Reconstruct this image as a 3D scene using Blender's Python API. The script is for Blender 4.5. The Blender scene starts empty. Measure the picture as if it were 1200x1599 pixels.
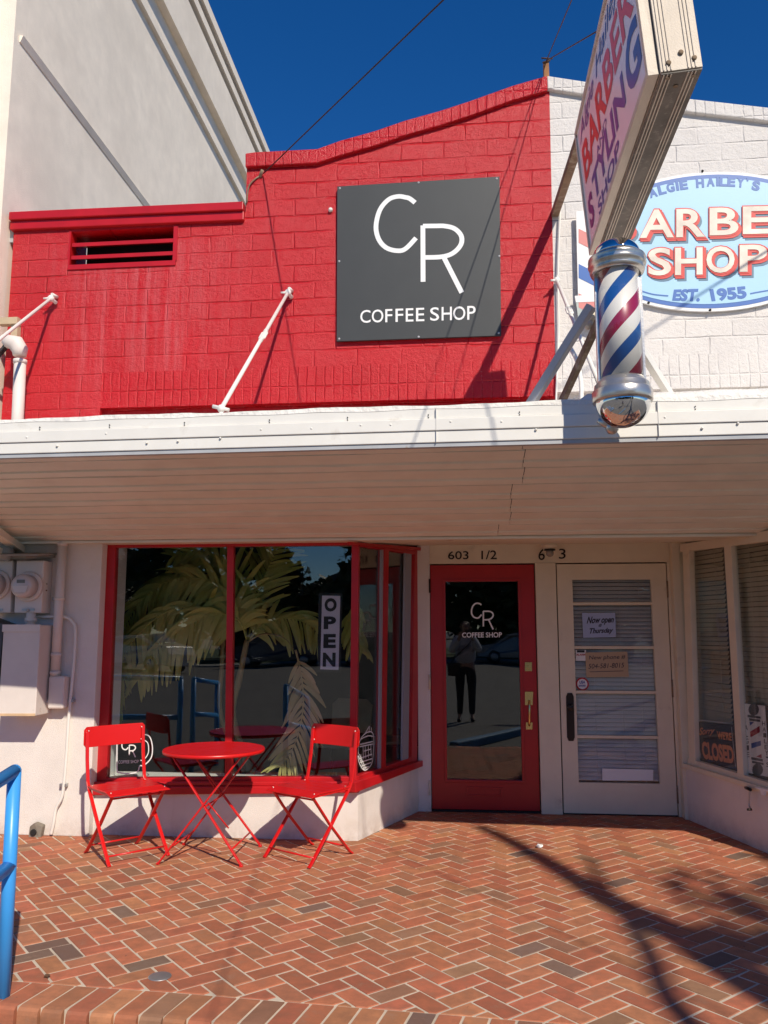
import bpy, bmesh, math, random
from math import sin, cos, tan, pi, radians, hypot, atan2, sqrt
from mathutils import Vector, Matrix
S = bpy.context.scene
V = Vector
# ---------------------------------------------------------------- camera, sky, sun, exposure
CAM_H, CAM_F, CAM_P, CAM_Y = 1.50, 1290.0, radians(8.16), radians(5.65)
cam = bpy.data.cameras.new('camera'); co = bpy.data.objects.new('camera', cam)
S.collection.objects.link(co); S.camera = co
co.location = (0, 0, CAM_H); co.rotation_euler = (pi / 2 + CAM_P, 0, CAM_Y)
cam.sensor_fit = 'VERTICAL'; cam.sensor_height = 24.0; cam.lens = 24.0 * CAM_F / 1599.0
cam.clip_start = 0.02; cam.clip_end = 2000
SUN_A, SUN_T = 0.50, 0.93            # the sun stands at (A, -1, T)
sdir = V((SUN_A, -1, SUN_T)).normalized()
w = bpy.data.worlds.new('World'); S.world = w; w.use_nodes = True
nt = w.node_tree; sky = nt.nodes.new('ShaderNodeTexSky'); sky.sky_type = 'NISHITA'; sky.sun_disc = False
sky.sun_elevation = math.asin(sdir.z); sky.sun_rotation = atan2(sdir.x, sdir.y)
sky.air_density = 1.0; sky.dust_density = 0.0; sky.ozone_density = 8.0
hs = nt.nodes.new('ShaderNodeHueSaturation'); hs.inputs['Saturation'].default_value = 1.22; hs.inputs['Hue'].default_value = .507
nt.links.new(sky.outputs[0], hs.inputs['Color']); nt.links.new(hs.outputs[0], nt.nodes['Background'].inputs[0]); nt.nodes['Background'].inputs[1].default_value = 0.105
sl = bpy.data.lights.new('sun', 'SUN'); sl.energy = 4.8; sl.angle = radians(0.53); sl.color = (1.0, 0.91, 0.78)
so = bpy.data.objects.new('sun', sl); S.collection.objects.link(so); so.rotation_euler = sdir.to_track_quat('Z', 'Y').to_euler()
so.location = (6, -12, 12)
S.view_settings.view_transform = 'Standard'; S.view_settings.look = 'None'
S.view_settings.exposure = 0.0; S.view_settings.gamma = 1.0
S.cycles.use_denoising = True; S.cycles.max_bounces = 8; S.cycles.transparent_max_bounces = 16
S.cycles.sample_clamp_indirect = 6.0
# ---------------------------------------------------------------- surveying helpers: a pixel of the photo read off on a real plane
FW = V((-sin(CAM_Y) * cos(CAM_P), cos(CAM_Y) * cos(CAM_P), sin(CAM_P)))
RT = V((cos(CAM_Y), sin(CAM_Y), 0)); UP = RT.cross(FW); C0 = V((0, 0, CAM_H))
def ray(x, y): return FW + RT * ((x - 600) / CAM_F) - UP * ((y - 799.5) / CAM_F)
def Wy(x, y, Y): d = ray(x, y); return C0 + d * (Y / d.y)
def Wz(x, y, z=0.0): d = ray(x, y); return C0 + d * ((z - CAM_H) / d.z)
def Wx(x, y, X): d = ray(x, y); return C0 + d * (X / d.x)
class Pl:
    """a plane through p with normal n (towards the street)"""
    def __init__(s, p, n): s.p = V(p); s.n = V(n).normalized()
    def __call__(s, x, y, off=0.0):
        d = ray(x, y); p = s.p + s.n * off
        return C0 + d * ((p - C0).dot(s.n) / d.dot(s.n))
# ---------------------------------------------------------------- materials
def newmat(name):
    m = bpy.data.materials.new(name); m.use_nodes = True
    return m, m.node_tree.nodes, m.node_tree.links, m.node_tree.nodes['Principled BSDF']
def coords(N, L, scale=(1, 1, 1), swap=False):
    tc = N.new('ShaderNodeTexCoord'); mp = N.new('ShaderNodeMapping'); mp.inputs['Scale'].default_value = scale
    if swap:
        sp = N.new('ShaderNodeSeparateXYZ'); cb = N.new('ShaderNodeCombineXYZ')
        L.new(tc.outputs['Object'], sp.inputs[0]); L.new(sp.outputs[0], cb.inputs[0]); L.new(sp.outputs[2], cb.inputs[1]); L.new(sp.outputs[1], cb.inputs[2])
        L.new(cb.outputs[0], mp.inputs[0])
    else: L.new(tc.outputs['Object'], mp.inputs[0])
    return mp.outputs[0]
def noise(N, L, vec, scale, detail=4, rough=.55):
    n = N.new('ShaderNodeTexNoise'); n.inputs['Scale'].default_value = scale; n.inputs['Detail'].default_value = detail
    n.inputs['Roughness'].default_value = rough; L.new(vec, n.inputs['Vector']); return n.outputs['Fac']
def ramp(N, L, fac, a, b, ca=(0, 0, 0, 1), cb=(1, 1, 1, 1)):
    r = N.new('ShaderNodeValToRGB'); r.color_ramp.elements[0].position = a; r.color_ramp.elements[1].position = b
    r.color_ramp.elements[0].color = ca; r.color_ramp.elements[1].color = cb; L.new(fac, r.inputs[0]); return r.outputs[0]
def mixc(N, L, fac, a, b, mode='MIX'):
    m = N.new('ShaderNodeMix'); m.data_type = 'RGBA'; m.blend_type = mode
    for sock, v in ((m.inputs[0], fac), (m.inputs[6], a), (m.inputs[7], b)):
        if hasattr(v, 'links'): L.new(v, sock)
        elif isinstance(v, (int, float)): sock.default_value = v
        else: sock.default_value = (*v[:3], 1)
    return m.outputs[2]
def math_(N, L, op, a, b=None):
    m = N.new('ShaderNodeMath'); m.operation = op
    for s_, v in ((m.inputs[0], a), (m.inputs[1], b)):
        if v is None: continue
        if hasattr(v, 'links'): L.new(v, s_)
        else: s_.default_value = v
    return m.outputs[0]
def bump(N, L, P, h, strength=.5, dist=.01, prev=None):
    b = N.new('ShaderNodeBump'); b.inputs['Strength'].default_value = strength; b.inputs['Distance'].default_value = dist
    L.new(h, b.inputs['Height'])
    if prev is not None: L.new(prev, b.inputs['Normal'])
    L.new(b.outputs[0], P.inputs['Normal']); return b.outputs[0]
def paint(name, col, rough=.45, var=.12, bs=60, bstr=.12, bd=.003, metal=0, spec=.5, dirt=None, dscale=3, dlo=.55, dhi=.8, splash=None):
    m, N, L, P = newmat(name); v = coords(N, L)
    n = noise(N, L, v, 5, 6); dark = tuple(c * (1 - var) for c in col); lite = tuple(min(1, c * (1 + var)) for c in col)
    c = mixc(N, L, ramp(N, L, n, .3, .7), dark, lite)
    if dirt: c = mixc(N, L, ramp(N, L, noise(N, L, v, dscale, 8, .65), dlo, dhi), c, dirt)
    L.new(c, P.inputs['Base Color']); P.inputs['Roughness'].default_value = rough; P.inputs['Metallic'].default_value = metal
    P.inputs['Specular IOR Level'].default_value = spec
    if splash:
        sp = N.new('ShaderNodeSeparateXYZ'); L.new(v, sp.inputs[0]); r = N.new('ShaderNodeMapRange'); r.inputs[1].default_value = .16; r.inputs[2].default_value = .0; L.new(sp.outputs[2], r.inputs[0])
        k = math_(N, L, 'MULTIPLY', r.outputs[0], ramp(N, L, noise(N, L, v, 9, 8, .7), .35, .7)); c = mixc(N, L, math_(N, L, 'MULTIPLY', k, .7), c, splash)
        mp = N.new('ShaderNodeMapping'); mp.inputs['Scale'].default_value = (14, 14, .8); L.new(v, mp.inputs[0]); k2 = ramp(N, L, noise(N, L, mp.outputs[0], 1, 6, .7), .60, .85); c = mixc(N, L, math_(N, L, 'MULTIPLY', k2, .35), c, splash)
        L.new(c, P.inputs['Base Color'])
    if bstr: bump(N, L, P, noise(N, L, v, bs, 5), bstr, bd)
    return m
def plain(name, col, rough=.5, metal=0, spec=.5):
    m, N, L, P = newmat(name); P.inputs['Base Color'].default_value = (*col, 1); P.inputs['Roughness'].default_value = rough
    P.inputs['Metallic'].default_value = metal; P.inputs['Specular IOR Level'].default_value = spec; return m
def brick_mat(name, colA, colB, bw=.345, rh=.142, off=.5, rough=.42, stain=None, strength=1.0, mortar=.010, spec=.5):
    m, N, L, P = newmat(name); v = coords(N, L, swap=True)
    wob = noise(N, L, v, 9, 3); cmb = N.new('ShaderNodeVectorMath'); cmb.operation = 'MULTIPLY_ADD'
    tn = N.new('ShaderNodeTexNoise'); tn.inputs['Scale'].default_value = 7; L.new(v, tn.inputs['Vector'])
    L.new(tn.outputs['Color'], cmb.inputs[0]); cmb.inputs[1].default_value = (.022, .018, 0); L.new(v, cmb.inputs[2])
    b = N.new('ShaderNodeTexBrick'); L.new(cmb.outputs[0], b.inputs['Vector']); b.offset = off; b.squash = 1
    b.inputs['Scale'].default_value = 1; b.inputs['Brick Width'].default_value = bw; b.inputs['Row Height'].default_value = rh
    b.inputs['Mortar Size'].default_value = mortar; b.inputs['Mortar Smooth'].default_value = 1.0; b.inputs['Bias'].default_value = 0
    b.inputs['Color1'].default_value = (0, 0, 0, 1); b.inputs['Color2'].default_value = (1, 1, 1, 1); b.inputs['Mortar'].default_value = (.5, .5, .5, 1)
    per = b.outputs['Color']; fac = b.outputs['Fac']
    c = mixc(N, L, math_(N, L, 'MULTIPLY', per, .5), colA, colB)
    c = mixc(N, L, ramp(N, L, noise(N, L, v, 2.2, 6, .6), .35, .75), c, colB)
    fl = ramp(N, L, noise(N, L, v, 38, 8, .8), .56, .70)
    edge = math_(N, L, 'MULTIPLY', fl, math_(N, L, 'ADD', math_(N, L, 'MULTIPLY', fac, .6), .08))
    c = mixc(N, L, edge, c, tuple(min(1, x * .6 + .30) for x in colB))
    if stain: c = stain(N, L, v, c)
    L.new(c, P.inputs['Base Color']); P.inputs['Roughness'].default_value = rough; P.inputs['Specular IOR Level'].default_value = spec
    vary = ramp(N, L, noise(N, L, v, 3.3, 3, .6), .36, .66, (.10, .10, .10, 1), (1, 1, 1, 1))
    hgt = math_(N, L, 'SUBTRACT', math_(N, L, 'MULTIPLY', noise(N, L, v, 17, 10, .75), .9), math_(N, L, 'MULTIPLY', math_(N, L, 'MULTIPLY', fac, vary), .62))
    nb = bump(N, L, P, hgt, strength * 1.0, .014)
    bump(N, L, P, noise(N, L, v, 75, 8, .8), .75, .005, nb)
    return m
def red_stain(N, L, v, c):
    sp = N.new('ShaderNodeSeparateXYZ'); L.new(v, sp.inputs[0])
    mp = N.new('ShaderNodeMapping'); mp.inputs['Scale'].default_value = (16, .7, 1); L.new(v, mp.inputs[0])
    st = ramp(N, L, noise(N, L, mp.outputs[0], 1, 6, .7), .42, .78)
    def win(sock, a, b, c_, d):
        r = N.new('ShaderNodeMapRange'); r.inputs[1].default_value = a; r.inputs[2].default_value = b; L.new(sock, r.inputs[0])
        r2 = N.new('ShaderNodeMapRange'); r2.inputs[1].default_value = d; r2.inputs[2].default_value = c_; L.new(sock, r2.inputs[0])
        return math_(N, L, 'MULTIPLY', r.outputs[0], r2.outputs[0])
    k = math_(N, L, 'MULTIPLY', win(sp.outputs[0], -1.95, -1.55, -.75, -.1), win(sp.outputs[1], 2.9, 3.9, 4.60, 4.72))
    k = math_(N, L, 'MULTIPLY', math_(N, L, 'MULTIPLY', st, k), .62)
    c = mixc(N, L, k, c, (.60, .16, .17))
    k2 = math_(N, L, 'MULTIPLY', ramp(N, L, noise(N, L, v, .8, 5, .6), .5, .75), .35)
    return mixc(N, L, k2, c, (.54, .04, .05))
M = {}
M['red_brick'] = brick_mat('red_painted_brick', (.46, .0015, .006), (.53, .004, .011), stain=red_stain, rough=.25, spec=.42)
M['red_soldier'] = brick_mat('red_painted_soldier_brick', (.46, .0015, .006), (.53, .004, .011), bw=.072, rh=.34, off=0, rough=.25, spec=.42)
M['white_brick'] = brick_mat('white_painted_brick', (.70, .66, .62), (.78, .74, .69), rough=.6)
M['white_soldier'] = brick_mat('white_painted_soldier_brick', (.70, .66, .62), (.78, .74, .69), bw=.072, rh=.34, off=0, rough=.6)
M['stucco'] = paint('cream_stucco', (.82, .77, .68), .9, .06, 170, .5, .006, dirt=(.48, .45, .40), dscale=1.6, dlo=.52, dhi=.85)
M['stucco_low'] = paint('white_stucco', (.76, .705, .645), .9, .05, 190, .6, .006, dirt=(.60, .54, .46), dscale=2.5, dlo=.55, dhi=.85, splash=(.42, .33, .26))
M['tall_wall'] = paint('tall_wall_stucco', (.90, .80, .66), .95, .06, 110, .5, .007, dirt=(.76, .67, .55), dscale=.9, dlo=.45, dhi=.8, splash=(.70, .60, .47))
M['cream_trim'] = paint('cream_trim_paint', (.76, .68, .51), .5, .06, 40, .1, dirt=(.40, .33, .26), dscale=4, dlo=.6, dhi=.85)
M['door_cream'] = paint('cream_door_paint', (.76, .67, .50), .5, .05, 30, .1, dirt=(.36, .27, .19), dscale=3, dlo=.62, dhi=.85)
M['red_trim'] = paint('red_trim_paint', (.46, .010, .014), .35, .12, 40, .12)
M['door_red'] = paint('red_door_paint', (.40, .012, .013), .38, .08, 30, .06)
M['fascia'] = paint('white_fascia_paint', (.79, .765, .70), .5, .04, 40, .12, dirt=(.55, .50, .42), dscale=5, dlo=.62, dhi=.85)
M['flash'] = paint('rough_roof_coating', (.78, .75, .69), .85, .06, 25, .9, .02)
M['soffit'] = paint('tan_soffit_paint', (.84, .79, .66), .42, .05, 20, .05, dirt=(.72, .64, .52), dscale=1.5, dlo=.5, dhi=.9)
M['dark'] = plain('dark_gap', (.015, .013, .012), .8)
M['charcoal'] = paint('charcoal_sign_panel', (.037, .041, .041), .5, .06, 80, .03)
M['white'] = plain('white_vinyl', (.82, .82, .80), .5)
M['chair_red'] = paint('red_powder_coat', (.62, .010, .010), .32, .04, 200, .04, .001)
M['rivet'] = plain('rivet_metal', (.75, .60, .55), .3, .7)
M['blue_rail'] = paint('blue_rail_paint', (.055, .34, .80), .35, .05, 30, .08, dirt=(.10, .24, .42), dscale=9, dlo=.66, dhi=.8)
M['steel'] = paint('galvanised_steel', (.48, .48, .47), .42, .15, 30, .15, metal=.75)
M['grey_paint'] = paint('grey_painted_steel', (.42, .43, .44), .5, .1, 30, .15, dirt=(.3, .2, .13), dscale=8, dlo=.66, dhi=.8)
M['rust'] = paint('rusty_steel', (.22, .15, .09), .85, .3, 30, .5, .006, dirt=(.36, .30, .22), dscale=14, dlo=.5, dhi=.65)
M['rust_wood'] = paint('weathered_wood', (.33, .15, .06), .85, .3, 30, .5, .006)
M['chrome'] = paint('chrome', (.72, .72, .72), .05, .04, 6, .10, .01, metal=1)
M['alu'] = paint('aged_aluminium', (.58, .55, .50), .28, .12, 90, .25, .002, metal=.8, dirt=(.30, .25, .19), dscale=12, dlo=.56, dhi=.8)
M['sign_alu'] = paint('sign_cabinet_aluminium', (.62, .54, .44), .6, .10, 160, .4, .003, metal=.1, dirt=(.30, .25, .20), dscale=6, dlo=.58, dhi=.85)
M['cab_paint'] = paint('painted_utility_metal', (.72, .65, .59), .55, .05, 40, .12, dirt=(.40, .28, .18), dscale=5, dlo=.66, dhi=.82)
M['brass'] = plain('brass', (.70, .52, .22), .25, 1)
M['bronze'] = plain('dark_bronze', (.035, .025, .02), .4, .6)
M['black'] = plain('black_paint', (.012, .012, .012), .5)
M['inner_paint'] = plain('inner_frame_paint', (.30, .30, .33), .5)
M['ink'] = plain('ink', (.03, .03, .05), .7)
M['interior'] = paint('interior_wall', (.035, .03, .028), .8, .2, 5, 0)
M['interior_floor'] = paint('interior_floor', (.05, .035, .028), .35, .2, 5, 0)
M['blind'] = paint('blind_slat', (.62, .62, .60), .5, .05, 10, 0)
M['blind_tan'] = paint('tan_blind_slat', (.50, .42, .30), .6, .06, 10, 0)
M['cable'] = plain('black_cable', (.02, .018, .018), .6)
M['wire'] = plain('rusty_wire', (.07, .035, .02), .7)
M['paper_white'] = plain('paper_white', (.40, .49, .70), .8)
M['paper_tan'] = plain('cardboard', (.50, .37, .24), .8)
M['open_white'] = plain('open_sign_white', (.60, .60, .68), .5)
M['orange'] = plain('orange_ink', (.80, .30, .12), .6)
M['asphalt'] = paint('asphalt', (.155, .145, .13), .9, .22, 90, .8, .012, dirt=(.20, .185, .16), dscale=.5, dlo=.4, dhi=.8)
M['concrete'] = paint('concrete', (.36, .34, .30), .9, .1, 60, .4, .006)
M['mortar'] = paint('sandy_mortar', (.56, .47, .36), .95, .14, 120, .6, .004)
M['grass'] = paint('grass', (.06, .09, .025), .9, .3, 40, .8, .02)
def glass_mat(name, tint=(.93, .95, .94), ior=1.62, dirt=.0):
    m = bpy.data.materials.new(name); m.use_nodes = True; N = m.node_tree.nodes; L = m.node_tree.links; N.clear()
    o = N.new('ShaderNodeOutputMaterial'); t = N.new('ShaderNodeBsdfTransparent'); t.inputs[0].default_value = (*tint, 1)
    g = N.new('ShaderNodeBsdfGlossy'); g.inputs['Roughness'].default_value = 0.0; g.inputs[0].default_value = (1, 1, 1, 1)
    f = N.new('ShaderNodeFresnel'); ge = N.new('ShaderNodeNewGeometry'); mr_ = N.new('ShaderNodeMapRange'); mr_.inputs[3].default_value = ior; mr_.inputs[4].default_value = 1 / ior
    L.new(ge.outputs['Backfacing'], mr_.inputs[0]); L.new(mr_.outputs[0], f.inputs[0]); mx = N.new('ShaderNodeMixShader')
    tc = N.new('ShaderNodeTexCoord'); n = N.new('ShaderNodeTexNoise'); n.inputs['Scale'].default_value = 1.3; n.inputs['Detail'].default_value = 1
    L.new(tc.outputs['Object'], n.inputs['Vector']); b = N.new('ShaderNodeBump'); b.inputs['Strength'].default_value = .10; b.inputs['Distance'].default_value = .02
    L.new(n.outputs['Fac'], b.inputs['Height']); L.new(b.outputs[0], g.inputs['Normal']); 
    L.new(f.outputs[0], mx.inputs[0]); L.new(t.outputs[0], mx.inputs[1]); L.new(g.outputs[0], mx.inputs[2]); L.new(mx.outputs[0], o.inputs[0])
    return m
M['glass'] = glass_mat('window_glass'); M['glass_clear'] = glass_mat('clear_glass', (.97, .97, .97), 1.45)
def leaf_mat(name, a, b, trans=.25):
    m, N, L, P = newmat(name); v = coords(N, L); oi = N.new('ShaderNodeObjectInfo')
    c = mixc(N, L, ramp(N, L, noise(N, L, v, 2.2, 5), .35, .65), a, b); L.new(c, P.inputs['Base Color'])
    P.inputs['Roughness'].default_value = .5; P.inputs['Transmission Weight'].default_value = 0
    return m
M['palm'] = leaf_mat('palm_leaf', (.30, .37, .06), (.52, .50, .14)); M['palm_dry'] = leaf_mat('dry_palm_leaf', (.58, .44, .22), (.38, .36, .11))
M['palm_stem'] = paint('palm_stem', (.30, .24, .10), .7)
M['tree_leaf'] = leaf_mat('tree_leaf', (.030, .055, .014), (.075, .105, .03)); M['bark'] = paint('bark', (.09, .065, .045), .95, .3, 20, .8, .02)
def brick_tint_mat():
    m, N, L, P = newmat('paving_brick'); a = N.new('ShaderNodeAttribute'); a.attribute_name = 'tint'; v = coords(N, L)
    n1 = noise(N, L, v, 14, 7, .65); c = mixc(N, L, ramp(N, L, n1, .35, .72), a.outputs['Color'], (.17, .085, .05), 'MIX')
    c = mixc(N, L, .42, c, a.outputs['Color']); sp = ramp(N, L, noise(N, L, v, 260, 3, .8), .62, .75)
    c = mixc(N, L, math_(N, L, 'MULTIPLY', sp, .35), c, (.55, .36, .25))
    dk = ramp(N, L, noise(N, L, v, 3.1, 6, .7), .60, .80); c = mixc(N, L, math_(N, L, 'MULTIPLY', dk, .5), c, (.12, .07, .05)); gum = ramp(N, L, noise(N, L, v, 21, 2, .5), .74, .77); c = mixc(N, L, math_(N, L, 'MULTIPLY', gum, .55), c, (.06, .05, .045)); pale = ramp(N, L, noise(N, L, v, 7, 7, .75), .56, .74); c = mixc(N, L, math_(N, L, 'MULTIPLY', pale, .32), c, (.55, .34, .23))
    L.new(c, P.inputs['Base Color']); P.inputs['Roughness'].default_value = .78; P.inputs['Specular IOR Level'].default_value = .35
    bump(N, L, P, noise(N, L, v, 110, 8, .75), .55, .004); return m
M['paving'] = brick_tint_mat()
def stripe_mat():
    m, N, L, P = newmat('barber_stripes'); tc = N.new('ShaderNodeTexCoord'); sp = N.new('ShaderNodeSeparateXYZ'); L.new(tc.outputs['Object'], sp.inputs[0])
    at = math_(N, L, 'ARCTAN2', sp.outputs[1], sp.outputs[0]); at = math_(N, L, 'DIVIDE', at, pi)
    t = math_(N, L, 'ADD', math_(N, L, 'MULTIPLY', sp.outputs[2], -2.95), at); t = math_(N, L, 'FRACT', math_(N, L, 'ADD', math_(N, L, 'MULTIPLY', t, 1.0), 10.40))
    r = N.new('ShaderNodeValToRGB'); r.color_ramp.interpolation = 'CONSTANT'; e = r.color_ramp.elements
    cols = [(0, (.76, .74, .68)), (.26, (.30, .012, .055)), (.50, (.76, .74, .68)), (.76, (.012, .085, .30))]
    e[0].position = 0; e[0].color = (*cols[0][1], 1); e[1].position = cols[1][0]; e[1].color = (*cols[1][1], 1)
    for p_, c_ in cols[2:]: q = e.new(p_); q.color = (*c_, 1)
    L.new(t, r.inputs[0]); L.new(r.outputs[0], P.inputs['Base Color']); P.inputs['Roughness'].default_value = .35; return m
M['stripes'] = stripe_mat()
# ---------------------------------------------------------------- mesh helpers
col = S.collection
def tag(o, label=None, cat=None, group=None, kind=None):
    if label: o['label'] = label
    if cat: o['category'] = cat
    if group: o['group'] = group
    if kind: o['kind'] = kind
    return o
def empty(name, loc=(0, 0, 0), label=None, cat=None, group=None, rz=0, parent=None):
    o = bpy.data.objects.new(name, None); o.empty_display_size = .1; o.location = loc; o.rotation_euler.z = rz; col.objects.link(o)
    if parent: o.parent = parent; o.location = V(loc) - org(parent)
    return tag(o, label, cat, group)
def org(o):
    p = V(o.location)
    while o.parent: o = o.parent; p = p + V(o.location)
    return p
class MB:
    def __init__(s): s.bm = bmesh.new(); s.col = None
    def face(s, pts):
        vs = [s.bm.verts.new(p) for p in pts]
        try: return s.bm.faces.new(vs)
        except ValueError: return None
    def prism(s, poly, vec, cap=True):
        poly = [V(p) for p in poly]; vec = V(vec); n = len(poly)
        a = [s.bm.verts.new(p) for p in poly]; b = [s.bm.verts.new(p + vec) for p in poly]
        fs = []
        if cap: fs += [s.bm.faces.new(a), s.bm.faces.new(b[::-1])]
        for i in range(n): fs.append(s.bm.faces.new((a[i], b[i], b[(i + 1) % n], a[(i + 1) % n])))
        return fs
    def box(s, lo, hi):
        lo, hi = V(lo), V(hi)
        return s.prism([(lo.x, lo.y, lo.z), (hi.x, lo.y, lo.z), (hi.x, lo.y, hi.z), (lo.x, lo.y, hi.z)], (0, hi.y - lo.y, 0))
    def bar(s, p, q, w, h=None, up=(0, 0, 1)):
        p, q = V(p), V(q); h = h or w; d = (q - p).normalized(); u = V(up)
        if abs(d.dot(u)) > .98: u = V((1, 0, 0))
        x = d.cross(u).normalized(); y = x.cross(d)
        return s.prism([p + x * (a * w / 2) + y * (b * h / 2) for a, b in ((-1, -1), (1, -1), (1, 1), (-1, 1))], q - p)
    def tube(s, pts, r, n=10, cap=True):
        pts = [V(p) for p in pts]; rs = r if isinstance(r, (list, tuple)) else [r] * len(pts); rings = []; prev = None
        for i, p in enumerate(pts):
            d = (pts[min(i + 1, len(pts) - 1)] - pts[max(i - 1, 0)]).normalized()
            if prev is None:
                u = V((0, 0, 1)) if abs(d.z) < .9 else V((1, 0, 0)); x = d.cross(u).normalized()
            else: x = (prev - d * prev.dot(d)).normalized()
            prev = x; y = d.cross(x)
            rings.append([s.bm.verts.new(p + (x * cos(2 * pi * k / n) + y * sin(2 * pi * k / n)) * rs[i]) for k in range(n)])
        for a, b in zip(rings, rings[1:]):
            for k in range(n): f = s.bm.faces.new((a[k], a[(k + 1) % n], b[(k + 1) % n], b[k])); f.smooth = True
        if cap: s.bm.faces.new(rings[0][::-1]); s.bm.faces.new(rings[-1])
    def lathe(s, prof, c=(0, 0, 0), n=32, axis='z'):
        c = V(c); rings = []
        for r, z in prof:
            ring = []
            for k in range(n):
                a = 2 * pi * k / n; p = (r * cos(a), r * sin(a), z)
                if axis == 'y': p = (r * cos(a), z, r * sin(a))
                ring.append(s.bm.verts.new(c + V(p)))
            rings.append(ring)
        for a, b in zip(rings, rings[1:]):
            for k in range(n): f = s.bm.faces.new((a[k], a[(k + 1) % n], b[(k + 1) % n], b[k])); f.smooth = True
        s.bm.faces.new(rings[0][::-1]); s.bm.faces.new(rings[-1])
    def ball(s, c, r, n=10):
        m = n // 2
        s.lathe([(max(1e-4, r * sin(pi * i / m)), -r * cos(pi * i / m)) for i in range(m + 1)], c, n)
    def build(s, name, mat, parent=None, bevel=0, seg=2, keep=False, smooth=False):
        bmesh.ops.remove_doubles(s.bm, verts=s.bm.verts, dist=1e-6)
        bmesh.ops.recalc_face_normals(s.bm, faces=s.bm.faces)
        if smooth:
            for f in s.bm.faces: f.smooth = True
        if parent is not None and not keep:
            o_ = org(parent)
            for v in s.bm.verts: v.co -= o_
        me = bpy.data.meshes.new(name); s.bm.to_mesh(me); s.bm.free()
        me.materials.append(mat if not isinstance(mat, str) else M[mat])
        o = bpy.data.objects.new(name, me); col.objects.link(o)
        if parent is not None: o.parent = parent
        if bevel:
            b = o.modifiers.new('bevel', 'BEVEL'); b.width = bevel; b.segments = seg; b.limit_method = 'ANGLE'; b.angle_limit = radians(40)
            b.harden_normals = False
        return o
def P4(f, pts, off=0.0): return [f(x, y) for x, y in pts]
def slab(name, mat, parent, poly, vec, bevel=0):
    m = MB(); m.prism(poly, vec); return m.build(name, mat, parent, bevel)
def rect_frame(name, mat, parent, outer, inner, vec, bevel=0):
    """ring between two quads (both TL,TR,BR,BL)"""
    m = MB()
    for i in range(4):
        j = (i + 1) % 4; m.prism([outer[i], outer[j], inner[j], inner[i]], vec)
    return m.build(name, mat, parent, bevel)
def shift(pts, v): return [V(p) + V(v) for p in pts]
# lettering --------------------------------------------------------------
def text_mesh(s, bold=0.0, shear=0.0):
    c = bpy.data.curves.new('t', 'FONT'); c.body = s; c.size = 1; c.offset = bold; c.shear = shear; c.resolution_u = 4
    o = bpy.data.objects.new('t', c); col.objects.link(o); bpy.context.view_layer.update()
    me = bpy.data.meshes.new_from_object(o.evaluated_get(bpy.context.evaluated_depsgraph_get()))
    vs = [v.co.copy() for v in me.vertices]; fs = [list(p.vertices) for p in me.polygons]
    bpy.data.objects.remove(o); bpy.data.curves.remove(c); bpy.data.meshes.remove(me)
    x0 = min(v.x for v in vs); x1 = max(v.x for v in vs); y0 = min(v.y for v in vs); y1 = max(v.y for v in vs)
    return [((v.x - x0) / (x1 - x0), (v.y - y0) / (y1 - y0)) for v in vs], fs
def add_text(mb, s, q, bold=0.0, shear=0.0, off=(0, 0, 0)):
    """letters stretched into the quad TL,TR,BR,BL"""
    uv, fs = text_mesh(s, bold, shear); tl, tr, br, bl = [V(p) + V(off) for p in q]
    vs = [mb.bm.verts.new(bl.lerp(br, u).lerp(tl.lerp(tr, u), v)) for u, v in uv]
    for f in fs:
        try: mb.bm.faces.new([vs[i] for i in f])
        except ValueError: pass
def smooth_path(p, n=8, closed=False):
    p = [V(a) for a in p]; out = []
    for i in range(len(p) - 1):
        a = p[max(i - 1, 0)]; b = p[i]; c = p[i + 1]; d = p[min(i + 2, len(p) - 1)]
        for k in range(n):
            t = k / n; out.append(.5 * ((2 * b) + (c - a) * t + (2 * a - 5 * b + 4 * c - d) * t * t + (3 * b - a - 3 * c + d) * t ** 3))
    return out + [p[-1]]
def ribbon(mb, pts, wd, n, th=.0015):
    """flat stroke of width wd lying in the plane with normal n"""
    n = V(n); pts = [V(p) for p in pts]; L_ = []; R_ = []
    for i, p in enumerate(pts):
        d = (pts[min(i + 1, len(pts) - 1)] - pts[max(i - 1, 0)]).normalized(); s_ = d.cross(n).normalized() * wd / 2
        L_.append(mb.bm.verts.new(p + s_ + n * th)); R_.append(mb.bm.verts.new(p - s_ + n * th))
    for i in range(len(pts) - 1): mb.bm.faces.new((L_[i], L_[i + 1], R_[i + 1], R_[i]))
CR_C = [(648.5, 316.5), (640, 310), (633, 308), (621.7, 306.7), (607, 311.7), (593.5, 328), (587.5, 353), (591.5, 373), (603, 386.5), (620, 391.5), (633.5, 388.5), (650, 371.5)]
CR_R1 = [(661, 440), (660.7, 352)]
CR_R2 = [(660.7, 353), (680, 352.8), (695, 353), (710, 357), (720.5, 368), (720, 382), (708, 395), (690, 401), (661, 402)]
CR_R3 = [(693, 401), (721.5, 457)]
def cr_logo(mb, plane, fx, wd, off=.002):
    n = plane.n
    for k_, (path, sm) in enumerate(((CR_C, 1), (CR_R1, 0), (CR_R2, 1), (CR_R3, 0))):
        pts = [plane(*fx(x, y), off + k_ * .0003) for x, y in path]
        ribbon(mb, smooth_path(pts, 5) if sm else pts, wd, n, 0)
# ================================================================ setting
YW, YL, YD = 6.17, 6.10, 7.20      # front wall, left pier, recessed door wall
rnd = random.Random(4)
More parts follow.
